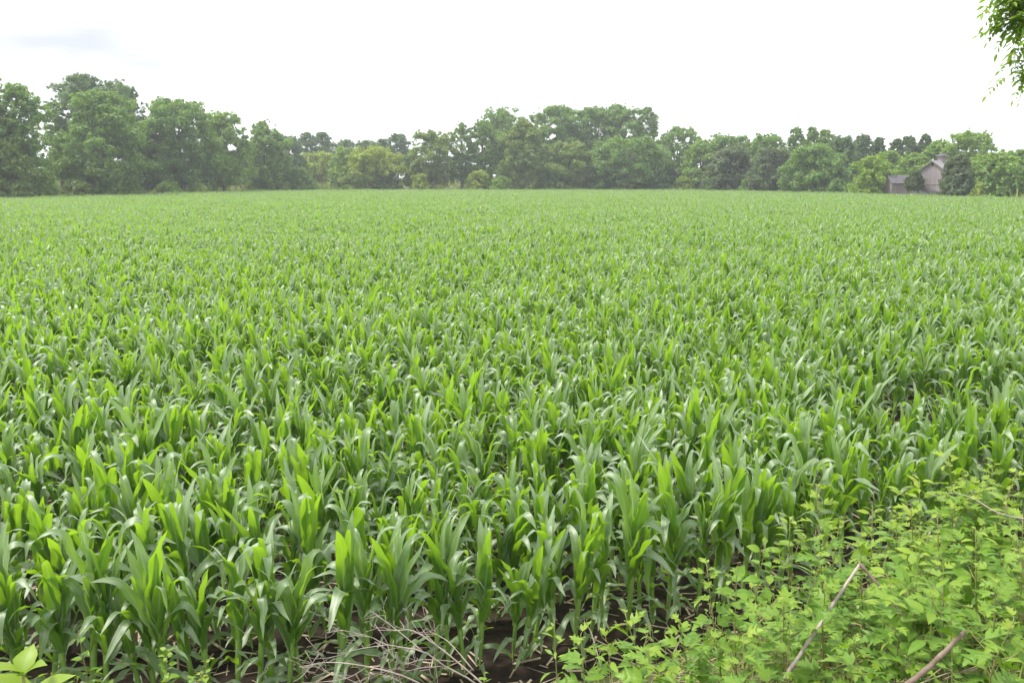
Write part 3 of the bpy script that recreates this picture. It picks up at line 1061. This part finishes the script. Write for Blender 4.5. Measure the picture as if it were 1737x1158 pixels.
YS = float(far_dist(1530)) + 4.5
pl, pr = at(1514, 310, YS), at(1556, 310, YS)
shed = empty("shed", ((pl[0] + pr[0]) / 2, YS, 0), -R(3))
SW, SH = (pr[0] - pl[0]), pl[2]
RH = at(1530, 298.5, YS)[2]
DEP = 3.2
m = MB()
m.add([(-SW / 2, 0, 0), (SW / 2, 0, 0), (SW / 2, DEP, 0), (-SW / 2, DEP, 0), (-SW / 2, 0, SH), (SW / 2, 0, SH), (SW / 2, DEP, SH), (-SW / 2, DEP, SH),
       (-SW / 2, DEP / 2, RH), (SW / 2, DEP / 2, RH)], [(0, 1, 5, 4), (2, 3, 7, 6), (3, 0, 4, 7), (1, 2, 6, 5)], [(4, 8, 7), (5, 6, 9)])
m.build("wall", M['shed'], shed, smooth=False)
m = MB()
ov = .28
for s, ye, yi in ((-1, -ov, DEP / 2), (1, DEP + ov, DEP / 2)):
    ze = SH - (RH - SH) / (DEP / 2) * ov
    xa, xb = -SW / 2 - .2, SW / 2 + .2
    m.add([(xa, ye, ze + .08), (xb, ye, ze + .08), (xb, yi, RH + .08), (xa, yi, RH + .08), (xa, ye, ze + .01), (xb, ye, ze + .01), (xb, yi, RH + .01), (xa, yi, RH + .01)],
          [(0, 1, 2, 3), (7, 6, 5, 4), (0, 4, 5, 1), (1, 5, 6, 2), (3, 7, 4, 0)])
m.build("roof", M['shingle'], shed, smooth=False)
m = MB(); m.box((-SW / 2 + .25, -.03, SH - .22), (SW / 2 - .25, -.004, SH - .03)); m.build("dark_eave_strip", M['dark'], shed, smooth=False)  # near-black strip along the top of the front wall, below the eave
m = MB(); m.box((-.95, -.035, 0), (-.1, -.005, SH * .72)); m.build("door", M['crib'], shed, smooth=False)
tag(shed, "low pinkish grey shed with dark shingle roof beside the crib", "shed")

fence = empty("plank_fence", (at(1580, 330, YB - 1.6)[0], YB - 1.6, 0), 0)
m = MB()
xw = -3.6
while xw < 3.4:
    wd = rng.uniform(.14, .22)
    m.box((xw, 0, 0), (xw + wd, .03, rng.uniform(1.25, 1.55)))
    xw += wd + .03
m.build("planks", M['crib'], fence, smooth=False)
m = MB(); m.box((-3.6, .031, .9), (3.4, .09, 1.02)); m.build("rail", M['stick'], fence, smooth=False)
tag(fence, "low reddish grey plank fence along the foot of the crib", "fence")


# ------------------------------------------------------------------ broad-leaved weeds on the bank
LEAF_FORMS = dict(
    lobed=((0, .03, .0), (.07, .22, .0), (.14, .36, .02), (.24, .50, .20), (.30, .20, .0), (.38, .20, .02), (.50, .46, .22), (.56, .19, .0), (.68, .20, .05), (.74, .13, .0), (.86, .10, .03), (1, .0, 0)),
    ovate=((0, .02, 0), (.1, .20, 0), (.22, .31, 0), (.36, .34, 0), (.5, .31, 0), (.65, .23, 0), (.8, .13, 0), (.92, .05, 0), (1, 0, 0)),
    lance=((0, .02, 0), (.1, .11, 0), (.25, .19, 0), (.45, .20, 0), (.65, .15, 0), (.82, .08, 0), (1, 0, 0)),
    narrow=((0, .02, 0), (.15, .10, 0), (.35, .15, 0), (.55, .14, 0), (.8, .08, 0), (1, 0, 0)),
)


def leaf(mb, p, d, up, ln, form, tint, droop=.5, fold=.25):
    """a leaf from p along d; its blade bends down by droop"""
    F = LEAF_FORMS[form]
    n = len(F)
    d = unit(d)
    side = unit(np.cross(d, up))
    nor = np.cross(side, d)
    jag = rng.uniform(.9, 1.1, (2, n))
    V, UV = [], []
    pos = np.array(p, float)
    prev = 0.0
    for q, (t_, w_, fw) in enumerate(F):
        a = droop * (t_ ** 1.2)
        dirq = d * math.cos(a) - nor * math.sin(a)
        nq = nor * math.cos(a) + d * math.sin(a)
        pos = pos + dirq * (t_ - prev) * ln
        prev = t_
        for s, jj in ((-1, 0), (0, 0), (1, 1)):
            ww = w_ * ln * (.84 if form == 'lobed' else 1) * jag[jj, q] * s
            V.append(pos + side * ww + nq * abs(ww) * fold + dirq * (fw * ln if s else 0))
            UV.append((.5 + .5 * s, t_))
    i = np.arange(n - 1)[:, None] * 3 + np.arange(2)[None, :]
    i = i.ravel()
    mb.add(V, np.stack([i, i + 1, i + 4, i + 3], -1), uv=UV, tint=tint)


UP = np.array((0, 0, 1.))


def shoot(lm, sm, pts, r0, ln, form, step, young=.6, small_tip=.45, start=.12, petiole=.35):
    """a stem along pts with alternate leaves growing out to the sides"""
    pts = np.asarray(pts)
    seg = np.linalg.norm(np.diff(pts, axis=0), axis=1)
    cum = np.concatenate([[0], np.cumsum(seg)])
    tot = cum[-1]
    sm.tube(pts, np.linspace(r0, r0 * .25, len(pts)), 5)
    s = tot * start
    az = rng.uniform(0, 6.28)
    while s < tot:
        f = s / tot
        p = np.array([np.interp(s, cum, pts[:, a]) for a in range(3)])
        p2 = np.array([np.interp(min(s + .03, tot), cum, pts[:, a]) for a in range(3)])
        tdir = unit(p2 - p) if s + .03 < tot else unit(pts[-1] - pts[-2])
        out = np.array((math.cos(az), math.sin(az), 0))
        out = unit(out - tdir * (out @ tdir))
        d = unit(out * 1.0 + tdir * (.35 + .6 * f ** 3) + rng.normal(0, .15, 3))
        size = ln * rng.uniform(.6, 1.3) * np.interp(f, (0, .5, .8, 1), (.8, 1, .8, small_tip))
        pe = p + d * size * petiole * rng.uniform(.7, 1.2)
        sm.tube([p, (p + pe) / 2 + np.array((0, 0, .004)), pe], (.0017, .0013, .0011), 4, cap=False)
        dd = unit(d * np.array((1, 1, .45)) + rng.normal(0, .12, 3))
        upv = unit(UP + rng.normal(0, .28, 3) + out * .15)
        tint = np.clip(young * f ** 4 + rng.normal(.05, .08), 0, 1)
        leaf(lm, pe, dd, upv, size, form, tint, droop=rng.uniform(.2, .8), fold=rng.uniform(.05, .35))
        az += 2.4 + rng.normal(0, .3)
        s += step * rng.uniform(.75, 1.25) * np.interp(f, (0, .7, 1), (1.1, .9, .4))


def sapling(base, tip, ln=.115, form='lobed', branches=4, label=None, name="weed_sapling", cat="weed", step=.042, young=.6, group="leafy saplings on the bank", r0=None):
    base, tip = np.asarray(base, float), np.asarray(tip, float)
    H = np.linalg.norm(tip - base)
    root = empty(name, base)
    lm, sm = MB(), MB()
    b = np.zeros(3)
    e = tip - base
    mid = e * .5 + np.append(rng.normal(0, .05, 2), 0) * H
    main = bez([b - (0, 0, .03), mid, e], 10)
    shoot(lm, sm, main, r0 or .0035 + .0038 * H, ln, form, step, young=young)
    for q in range(branches):
        f = rng.uniform(.12, .72)
        i = f * 9
        p = main[int(i)] + (main[min(int(i) + 1, 9)] - main[int(i)]) * (i - int(i))
        az = rng.uniform(0, 6.28)
        bl = H * rng.uniform(.25, .48) * (1.1 - f * .6)
        e2 = p + np.array((math.cos(az) * .75, math.sin(az) * .75, .62)) * bl
        br = bez([p, (p + e2) / 2 + np.array((0, 0, -.06 * bl)), e2], 6)
        shoot(lm, sm, br, .0022 + .0018 * H, ln * .92, form, step, young=young * .9, start=.2)
    sm.build("stem", M['stem'], root)
    lm.build("foliage", M['weed'], root, uv=True, tint=True)
    tag(root, label, cat, group)
    return root


def on_bank(x, y, Y):
    p = at(x, y, Y)
    return p


def grow(x, y, Y, back=.0, dx=0.0, **kw):
    """a sapling whose tip shows at pixel x, y and stands at distance Y"""
    tip = at(x, y, Y)
    bx, by = tip[0] + dx, tip[1] + back
    base = (bx, by, float(ground_z(bx, by)))
    if tip[2] - base[2] < .1:
        tip[2] = base[2] + .12
    return sapling(base, tip, **kw)


grow(1385, 822, 4.3, dx=.10, back=-.05, branches=5, young=.9, label="tall slender sapling with yellow tip standing clear before the corn")
grow(1608, 768, 4.5, dx=.06, branches=6, young=1.0, label="tallest sapling with a yellow-green tip near the right edge")
grow(1545, 860, 4.2, dx=.15, branches=5, young=.95, label="yellow tipped sapling just left of the tallest one")
grow(1725, 800, 4.3, dx=-.05, branches=6, young=1.0, label="orange-yellow tipped sapling cut by the right edge")
grow(1668, 880, 4.0, dx=.05, branches=6, young=.5, label="bushy sapling between the two tallest by the right edge")
grow(1460, 905, 3.9, dx=.12, branches=5, young=.7, label="leafy sapling rising right behind the bent dead stalk")
grow(1300, 915, 4.2, dx=.03, branches=6, young=.35, form='ovate', ln=.095, label="broad leaved weed left of the slender yellow tipped sapling")
grow(1250, 960, 3.9, dx=.05, branches=5, young=.3, form='ovate', ln=.09, label="bushy oval leaved weed against the corn stems")
grow(1198, 952, 3.8, dx=.16, branches=4, young=.8, label="leaning sapling at the left front of the weed bank")
grow(1150, 1045, 3.5, dx=.12, branches=4, young=.6, label="low leafy sapling left of the leaning one")
grow(1060, 1040, 3.5, dx=.10, branches=4, young=.8, label="yellow-green weed beside the pink twig in front of corn")
grow(985, 1075, 3.4, dx=.10, branches=4, young=.5, label="spreading weed near the left end of the weed bank")
grow(940, 1060, 3.75, dx=.04, branches=2, young=.7, form='narrow', ln=.10, step=.04, label="pointed leaved weed at the left end of the weed bank")
grow(1400, 985, 3.5, dx=.08, branches=5, young=.5, label="sapling crossing in front of the bent dead stalk")
grow(1330, 1010, 3.4, dx=.05, branches=5, young=.6, label="leafy weed left of the bent dead stalk's foot")
grow(1510, 990, 3.4, dx=.05, branches=5, young=.5, label="thick leafed sapling right of the bent dead stalk")
grow(1600, 960, 3.4, dx=.05, branches=6, young=.7, label="leafy sapling above the upper end of the brown stick")
grow(1690, 980, 3.2, dx=.05, branches=6, young=.6, label="large leaved sapling at the lower right edge")
grow(1650, 815, 4.4, dx=.04, branches=6, young=.7, label="leafy sapling close on the right of the tallest one")
grow(1575, 905, 4.1, dx=.04, branches=6, young=.5, label="full bushy sapling under the yellow tipped ones")
grow(1735, 870, 3.7, dx=.04, branches=6, young=.5, label="dense sapling in front of the orange-yellow tipped one")
grow(1500, 935, 4.0, dx=.04, branches=6, young=.4, form='ovate', label="oval leaved weed filling the gap before the dark corn stems")
for q, (x_, y_, Y_, where) in enumerate([(1632, 800, 4.7, 'behind the tallest sapling'), (1560, 815, 4.8, 'between the tallest and the slender sapling'), (1688, 785, 4.6, 'left of the orange-yellow tip'),
                                        (1705, 845, 4.2, 'under the orange-yellow tip'), (1520, 865, 4.5, 'before the dark missed row'), (1480, 860, 4.6, 'just right of the slender yellow tipped sapling'),
                                        (1425, 880, 4.4, 'hugging the slender yellow tipped sapling'), (1340, 880, 4.5, 'left of the slender yellow tipped sapling'), (1590, 870, 4.0, 'below the tallest tip'), (1655, 900, 3.8, 'arching low under the dry stem'),
                                        (1730, 930, 3.4, 'at the right edge beneath the dry stem'), (1560, 930, 3.7, 'above the upper end of the brown stick'), (1615, 850, 4.3, 'crowding the tallest sapling'),
                                        (1665, 830, 4.4, 'just left above the dry stem')]):
    grow(x_, y_, Y_, dx=.05, branches=5, young=.85, ln=(.085, .13)[q % 2], form=('lobed', 'lance')[q % 2], step=.030, label="loose upright weed shoot " + where, name="weed_shoot", group="upright shoots at the right of the bank")
grow(1720, 1050, 2.8, dx=.04, branches=4, young=.9, ln=.11, label="yellowish sapling with long leaves right of the brown stick")
grow(1450, 1080, 3.1, dx=.05, branches=4, young=.5, label="low weed among the straw before the brown stick")
grow(1260, 1075, 3.1, dx=.07, branches=5, young=.7, label="bright low weed in the middle of the weed bank")
grow(1100, 1100, 3.0, dx=.06, branches=4, young=.6, label="low bright weed at the bottom of the weed bank")

# knee-deep mixed undergrowth covering the bank
OUTX = np.array((850, 900, 950, 1080, 1180, 1215, 1290, 1385, 1500, 1610, 1737, 2000))
OUTY = np.array((1175, 1120, 1080, 1065, 1010, 965, 930, 905, 905, 845, 830, 820))
lm, sm = MB(), MB()
cnt = 0
tries = 0
while cnt < 235 and tries < 9000:
    tries += 1
    X, Y = rng.uniform(-.1, 6.5), rng.uniform(1.2, 7.6)
    if Y > edge(X) - .35:
        continue
    z = float(ground_z(X, Y))
    h = rng.uniform(.22, .75)
    tip = np.array((X + rng.normal(0, .08), Y + rng.normal(0, .08), z + h))
    px_, py_ = proj(tip)
    lim = np.interp(px_, OUTX, OUTY) + abs(rng.normal(0, 45))
    if px_ < 860 or Y < .4 * X:
        continue
    if py_ < lim:
        # lower it until it keeps under the outline
        h2 = h
        while h2 > .1:
            h2 -= .04
            tip[2] = z + h2
            if proj(tip)[1] >= lim:
                break
        if h2 <= .12:
            continue
    b = np.array((X, Y, z - .02))
    pts = bez([b, (b + tip) / 2 + np.append(rng.normal(0, .03, 2), 0), tip], 7)
    form = rng.choice(['lobed', 'lobed', 'lance', 'lance', 'narrow'])
    shoot(lm, sm, pts, .004, rng.uniform(.045, .125), str(form), .045, young=rng.uniform(.1, .8), start=.1)
    cnt += 1
und = empty("undergrowth", (0, 0, 0))
sm.build("stem", M['stem'], und)
lm.build("foliage", M['weed'], und, uv=True, tint=True)
tag(und, "mixed knee deep green weeds covering the roadside bank", "undergrowth", kind='stuff')

# short grass over the bank
gr = MB()
n = 42000
Xg, Yg = rng.uniform(-9, 11, n), rng.uniform(-2, 8, n)
hg = rng.uniform(.10, .32, n)
k_ = Yg < edge(Xg) - .55
pxg, pyg = proj(np.stack([Xg, np.maximum(Yg, .3), ground_z(Xg, Yg) + hg], -1))
k_ &= (pyg > 1172) | (Yg < .5) | (pxg > 1745) | ((pxg > 1000) & (pyg > np.interp(pxg, OUTX, OUTY) + 55))
Xg, Yg, hg = Xg[k_], Yg[k_], hg[k_]
n = len(Xg)
azg = rng.uniform(0, 6.28, n)
wv = np.stack([np.cos(azg), np.sin(azg), np.zeros(n)], -1) * rng.uniform(.003, .008, n)[:, None]
b0 = np.stack([Xg, Yg, ground_z(Xg, Yg) - .01], -1)
l1 = np.stack([rng.normal(0, .2, n), rng.normal(0, .2, n), np.ones(n)], -1) * hg[:, None]
l2 = l1 * .55 + np.stack([rng.normal(0, .25, n), rng.normal(0, .25, n), np.full(n, .35)], -1) * hg[:, None]
l1 = l1 * .6
v = np.stack([b0 - wv, b0 + wv, b0 + l1 + wv * .8, b0 + l1 - wv * .8, b0 + l2 + wv * .1, b0 + l2 - wv * .1], 1).reshape(-1, 3)
i = np.arange(n) * 6
gr.add(v, np.concatenate([np.stack([i, i + 1, i + 2, i + 3], -1), np.stack([i + 3, i + 2, i + 4, i + 5], -1)]))
tag(gr.build("bank_grass", M['grass'], smooth=False), "short rough grass growing over the roadside bank", "grass", kind='stuff')

# straw and dead grass on the bank
stw = MB()
for i in range(650):
    X, Y = rng.uniform(.0, 3.2), rng.uniform(2.2, 4.6)
    if Y > edge(X) - .5:
        continue
    z = float(ground_z(X, Y)) + rng.uniform(.02, .22)
    az, ln = rng.normal(.2, .7), rng.uniform(.12, .5)
    d = np.array((math.cos(az), math.sin(az) * .6, rng.normal(0, .2))) * ln
    p = np.array((X, Y, z))
    stw.tube(bez([p - d / 2, p + np.array((0, 0, rng.uniform(0, .05))), p + d / 2], 5), rng.uniform(.0012, .003), 4, cap=False)
tag(stw.build("dead_grass", M['straw']), "pale dead grass lying between the weeds on the bank", "dead grass", kind='stuff')


def stick(name, pix, r0, r1, mat, label, cat="stick", n=14):
    pts = np.array([at(x, y, Y) for x, y, Y in pix])
    o_ = pts[0].copy()
    m = MB()
    c = bez(pts - o_, n) if len(pix) > 2 else np.linspace(pts[0] - o_, pts[-1] - o_, n)
    c = c + rng.normal(0, r0 * .12, c.shape)
    m.tube(c, np.linspace(r0, r1, n) * (1 + rng.normal(0, .05, n)), 8)
    ob = m.build(name, mat)
    ob.location = o_
    return tag(ob, label, cat)


bent = empty("dead_stalk", at(1345, 1120, 3.35))
b0 = at(1345, 1120, 3.35)
m = MB()
m.tube(np.linspace(at(1330, 1150, 3.3) - b0, at(1459, 956, 3.62) - b0, 12) + rng.normal(0, .0012, (12, 3)), np.linspace(.0088, .0068, 12), 8)
m.build("lower_stem", M['dead'], bent)
m = MB()
m.tube(bez([at(1458, 955, 3.62) - b0, at(1487, 988, 3.57) - b0, at(1510, 1015, 3.53) - b0, at(1535, 1050, 3.48) - b0], 12), np.linspace(.0066, .004, 12), 8)
m.build("broken_end", M['stick'], bent)
tag(bent, "pale dead stalk snapped over into an upturned v in the weeds", "dead stalk")
stick("fallen_branch", [(1525, 1172, 2.75), (1583, 1124, 2.85), (1636, 1071, 2.97)], .0105, .0085, M['stick'], "straight brown stick leaning up out of the weeds", "stick")
stick("dry_stem", [(1800, 885, 3.2), (1737, 879, 3.25), (1690, 868, 3.3), (1645, 842, 3.4), (1600, 835, 3.5)], .0026, .0012, M['dead'], "thin arching dry stem over the saplings by the right edge", "dry stem")
tw = empty("forked_twig", at(1018, 1118, 3.45))
t0 = at(1018, 1118, 3.45)
m = MB()
m.tube(bez([at(1022, 1140, 3.4) - t0, at(1002, 1070, 3.5) - t0, at(990, 1058, 3.5) - t0], 7), np.linspace(.003, .0018, 7), 5)
for ex, ey in ((978, 1045), (991, 1042), (996, 1050), (980, 1062)):
    m.tube(np.linspace(at(992, 1060, 3.5) - t0, at(ex, ey, 3.48) - t0, 3), (.0018, .0012, .0008), 4)
m.build("stem", M['dead'], tw)
tag(tw, "small pinkish forked twig standing before the corn stems", "twig")

# ------------------------------------------------------------------ dead branching weed, bottom centre
dw = empty("dead_weed", (0.06, 3.25, float(ground_z(.06, 3.25))))
d0 = np.array(dw.location)


def twigs(m, pts, r, lvl):
    """finer side twigs along a dead stem"""
    n = len(pts)
    for q in range(3 if lvl == 0 else 1):
        i = int(rng.integers(int(n * .3), n - 1))
        p = pts[i]
        t = unit(pts[min(i + 1, n - 1)] - pts[i - 1])
        d = unit(t + rng.normal(0, .55, 3))
        ln = rng.uniform(.05, .14) * (1 if lvl == 0 else .6)
        e = p + d * ln
        c = bez([p, (p + e) / 2 + rng.normal(0, .012, 3), e + rng.normal(0, .01, 3)], 6)
        m.tube(c, np.linspace(r * .5, .0009, 6), 4)
        if lvl < 2:
            twigs(m, c, r * .55, lvl + 1)


STEMS = [
    ([(850, 1195, 3.25), (821, 1158, 3.27), (777, 1119, 3.3), (743, 1092, 3.32), (701, 1065, 3.36), (673, 1065, 3.34), (641, 1064, 3.3)], .0058),
    ([(803, 1132, 3.28), (766, 1089, 3.36), (747, 1075, 3.4), (729, 1067, 3.45)], .0034),
    ([(743, 1092, 3.32), (722, 1070, 3.34), (710, 1052, 3.36)], .0026),
    ([(845, 1192, 3.22), (802, 1151, 3.22), (754, 1125, 3.2), (717, 1100, 3.18), (657, 1089, 3.15), (627, 1075, 3.12), (579, 1064, 3.1)], .0055),
    ([(717, 1100, 3.18), (676, 1066, 3.2), (641, 1040, 3.25), (627, 1031, 3.28)], .003),
    ([(657, 1089, 3.15), (610, 1096, 3.12), (575, 1107, 3.08), (549, 1112, 3.05)], .0026),
    ([(800, 1225, 3.05), (720, 1160, 3.0), (669, 1137, 2.98), (623, 1126, 2.96), (584, 1120, 2.95), (549, 1119, 2.93), (519, 1125, 2.9)], .0052),
    ([(623, 1126, 2.96), (592, 1144, 2.94), (555, 1151, 2.92), (512, 1153, 2.9)], .0026),
    ([(640, 1170, 2.95), (606, 1154, 2.94), (578, 1142, 2.94), (548, 1133, 2.93)], .0028),
    ([(748, 1190, 3.1), (743, 1158, 3.1), (738, 1121, 3.12), (732, 1097, 3.13)], .0022),
    ([(672, 1165, 2.98), (662, 1128, 3.0), (655, 1108, 3.02)], .0022),
    ([(770, 1117, 3.28), (720, 1114, 3.2), (685, 1121, 3.16), (655, 1111, 3.1)], .0024),
    ([(752, 1125, 3.2), (715, 1128, 3.12), (690, 1133, 3.1), (665, 1128, 3.08)], .0024),
    ([(705, 1170, 3.0), (672, 1148, 2.99), (640, 1138, 2.97), (618, 1140, 2.96)], .003),
]
for pix, r in STEMS:
    c = bez(np.array([at(x, y + 4, Y) for x, y, Y in pix]) - d0, 16)
    m = MB()
    m.tube(c, np.linspace(r, r * .3, 16) * .74 * (1 + rng.normal(0, .07, 16)), 6)
    twigs(m, c, r * .6, 0)
    m.build("branch", M['dead'], dw)
m = MB()
c = bez([np.zeros(3) - (0, 0, .05), np.array((-.005, -.05, .22)), at(850, 1195, 3.25) - d0], 7)
m.tube(c, np.linspace(.011, .0085, 7), 7)
c = bez([np.zeros(3) - (.02, .02, .05), np.array((-.05, -.12, .2)), at(800, 1229, 3.05) - d0], 7)
m.tube(c, np.linspace(.009, .0055, 7), 7)
m.build("stem", M['dead'], dw)
tag(dw, "dry pale pink branching dead weed arching before the front corn row", "dead weed")

# ------------------------------------------------------------------ small plants at the lower left
lm, sm = MB(), MB()
tipP = at(38, 1140, 2.35)
bx, by = tipP[0] - .05, tipP[1] + .05
base = np.array((bx, by, float(ground_z(bx, by))))
root = empty("broad_leaved_weed", base)
pts = bez([np.zeros(3) - (0, 0, .03), (tipP - base) * .5 + (.02, 0, 0), tipP - base], 8)
sm.tube(pts, np.linspace(.007, .004, 8), 7)
for f, azd, ln in ((1., 95, .10), (1., 235, .12), (.99, 345, .11), (.90, 170, .15), (.88, 15, .17), (.86, 300, .17), (.8, 100, .16), (.78, 280, .14), (.62, 180, .15), (.6, 0, .15), (.4, 90, .14), (.38, 270, .14)):
    p = np.array([np.interp(f * 7, np.arange(8), pts[:, a]) for a in range(3)])
    a_ = R(azd)
    d = unit(np.array((math.cos(a_), math.sin(a_), .9 if f > .93 else 1.0)))
    leaf(lm, p, d, unit(UP + 1.1 * np.array((-math.cos(a_), -math.sin(a_), 0))), ln, 'ovate', rng.uniform(.45, .8), droop=.5, fold=.3)
sm.build("stem", M['stem'], root)
lm.build("foliage", M['weed'], root, uv=True, tint=True)
tag(root, "bright green broad leaved weed in the lower left corner", "weed")

grow(283, 1103, 3.9, branches=2, form='ovate', ln=.062, step=.022, young=.35, name="narrow_leaved_weed", group="small weeds before the corn", label="narrow leaved weed spike before the corn, taller of the pair")
grow(350, 1118, 3.85, branches=2, form='ovate', ln=.062, step=.022, young=.35, name="narrow_leaved_weed", group="small weeds before the corn", label="narrow leaved weed spike right beside the taller one")
grow(342, 1143, 3.7, branches=1, form='lobed', ln=.05, step=.022, young=1.0, name="yellow_weed", group="small weeds before the corn", label="small yellow leaved weed between the two narrow leaved spikes")
grow(132, 1068, 4.35, branches=3, form='ovate', ln=.07, step=.06, young=.2, name="small_weed", group="small weeds before the corn", label="thin dull green weed growing against the leftmost corn stalks")
grow(822, 1140, 3.6, branches=1, form='ovate', ln=.06, step=.035, young=.4, name="small_weed", group="small weeds before the corn", label="small round leaved weed at the root of the dead branches")
grow(60, 1150, 3.0, branches=2, form='ovate', ln=.07, step=.05, young=.5, name="small_weed", group="small weeds before the corn", label="low weed right beside the broad leaved corner weed")

# ------------------------------------------------------------------ overhanging tree, top right
TZ = float(ground_z(9.4, 7.0))
ot = empty("overhanging_tree", (9.4, 7.0, TZ))
o0 = np.array((9.4, 7.0, TZ))
tm, lm = MB(), MB()
tm.tube(bez([(0, 0, -.2), (.1, .05, 2.2), (-.05, 0, 4.6), (.1, .1, 7.2), (.0, .1, 9.5)], 14), np.linspace(.26, .07, 14), 10)


def spray(p, d, ln):
    """a compound leaf: leaflets in pairs along a drooping stalk"""
    side = unit(np.cross(d, UP) + rng.normal(0, .2, 3))
    n = 5
    for q in range(n + 1):
        f = q / n
        c = p + d * ln * f + np.array((0, 0, -.35)) * ln * f * f
        if q == n:
            leaf(lm, c, d + np.array((0, 0, -.5)), UP + rng.normal(0, .3, 3), ln * .42, 'lance', rng.uniform(.25, .7), droop=.3)
        else:
            for s in (-1, 1):
                leaf(lm, c, side * s + d * .55 + np.array((0, 0, -.25)), UP + rng.normal(0, .35, 3), ln * rng.uniform(.34, .48), 'lance', rng.uniform(.25, .7), droop=.3)


def limb(pts, r, nsp, ln=.14, frm=.35):
    c = bez(pts, 16)
    tm.tube(c, np.linspace(r, .006, 16), 6)
    for q in range(nsp):
        f = rng.uniform(frm, 1.0)
        i = min(int(f * 15), 14)
        p = c[i] + (c[i + 1] - c[i]) * rng.random()
        t = unit(c[i + 1] - c[i])
        d = unit(t * .7 + rng.normal(0, .6, 3) + np.array((0, 0, -.15)))
        off = p + rng.normal(0, 1, 3) * .085
        spray(off, d, ln * rng.uniform(.7, 1.2))


def W(x, y, Y):
    return at(x + 24, y - 12, Y) - o0


limb([(0, 0, 5.2), W(1860, -60, 9.3), W(1775, -14, 8.9), W(1720, 0, 8.8), W(1678, 10, 8.8)], .07, 95, frm=.42, ln=.18)
limb([W(1775, -14, 8.9), W(1740, 22, 8.8), W(1708, 32, 8.8), W(1678, 46, 8.8)], .018, 44, frm=.1, ln=.20)
limb([W(1790, -6, 8.9), W(1752, 24, 8.9), W(1725, 22, 8.9), W(1702, 38, 8.9)], .016, 32, frm=.1, ln=.20)
limb([(0, 0, 4.6), W(1890, 40, 9.0), W(1800, 72, 8.8), W(1752, 84, 8.7), W(1729, 100, 8.7), W(1717, 130, 8.7)], .05, 46, frm=.62, ln=.16)
limb([W(1752, 92, 8.7), W(1730, 100, 8.7), W(1706, 122, 8.7)], .012, 8, frm=.3, ln=.16)
for q in range(16):                              # the rest of its crown, beyond the frame
    az = rng.uniform(-1.3, 1.9)
    zz = rng.uniform(4.8, 9.0)
    r_ = rng.uniform(1.6, 3.2)
    e = np.array((math.cos(az) * r_ + .3, math.sin(az) * r_, zz + rng.uniform(-.4, 1.2)))
    limb([(0, .05, zz - .5), e * (.5, .5, 1) + (0, 0, .25), e], .045, 26, ln=.2)
tm.build("trunk", M['bark'], ot)
lm.build("crown", M['weed'], ot, uv=True, tint=True)
tag(ot, "leafy branches of a roadside tree hanging into the upper right corner", "tree")

# ------------------------------------------------------------------ thin summer haze
HAZE = True
if HAZE:
    m, t, out = new_mat("haze")
    pv = N(t, "ShaderNodeVolumePrincipled")
    pv.inputs['Color'].default_value = (0.92, 0.95, 1.0, 1)
    pv.inputs['Density'].default_value = 0.0007
    pv.inputs['Anisotropy'].default_value = 0.2
    L(t, pv.outputs[0], out.inputs['Volume'])
    hb = MB()
    hb.box((-290, -40, -1.2), (290, 430, 40))
    tag(hb.build("haze", m, smooth=False), "thin pale summer haze over the field", "haze", kind='stuff')
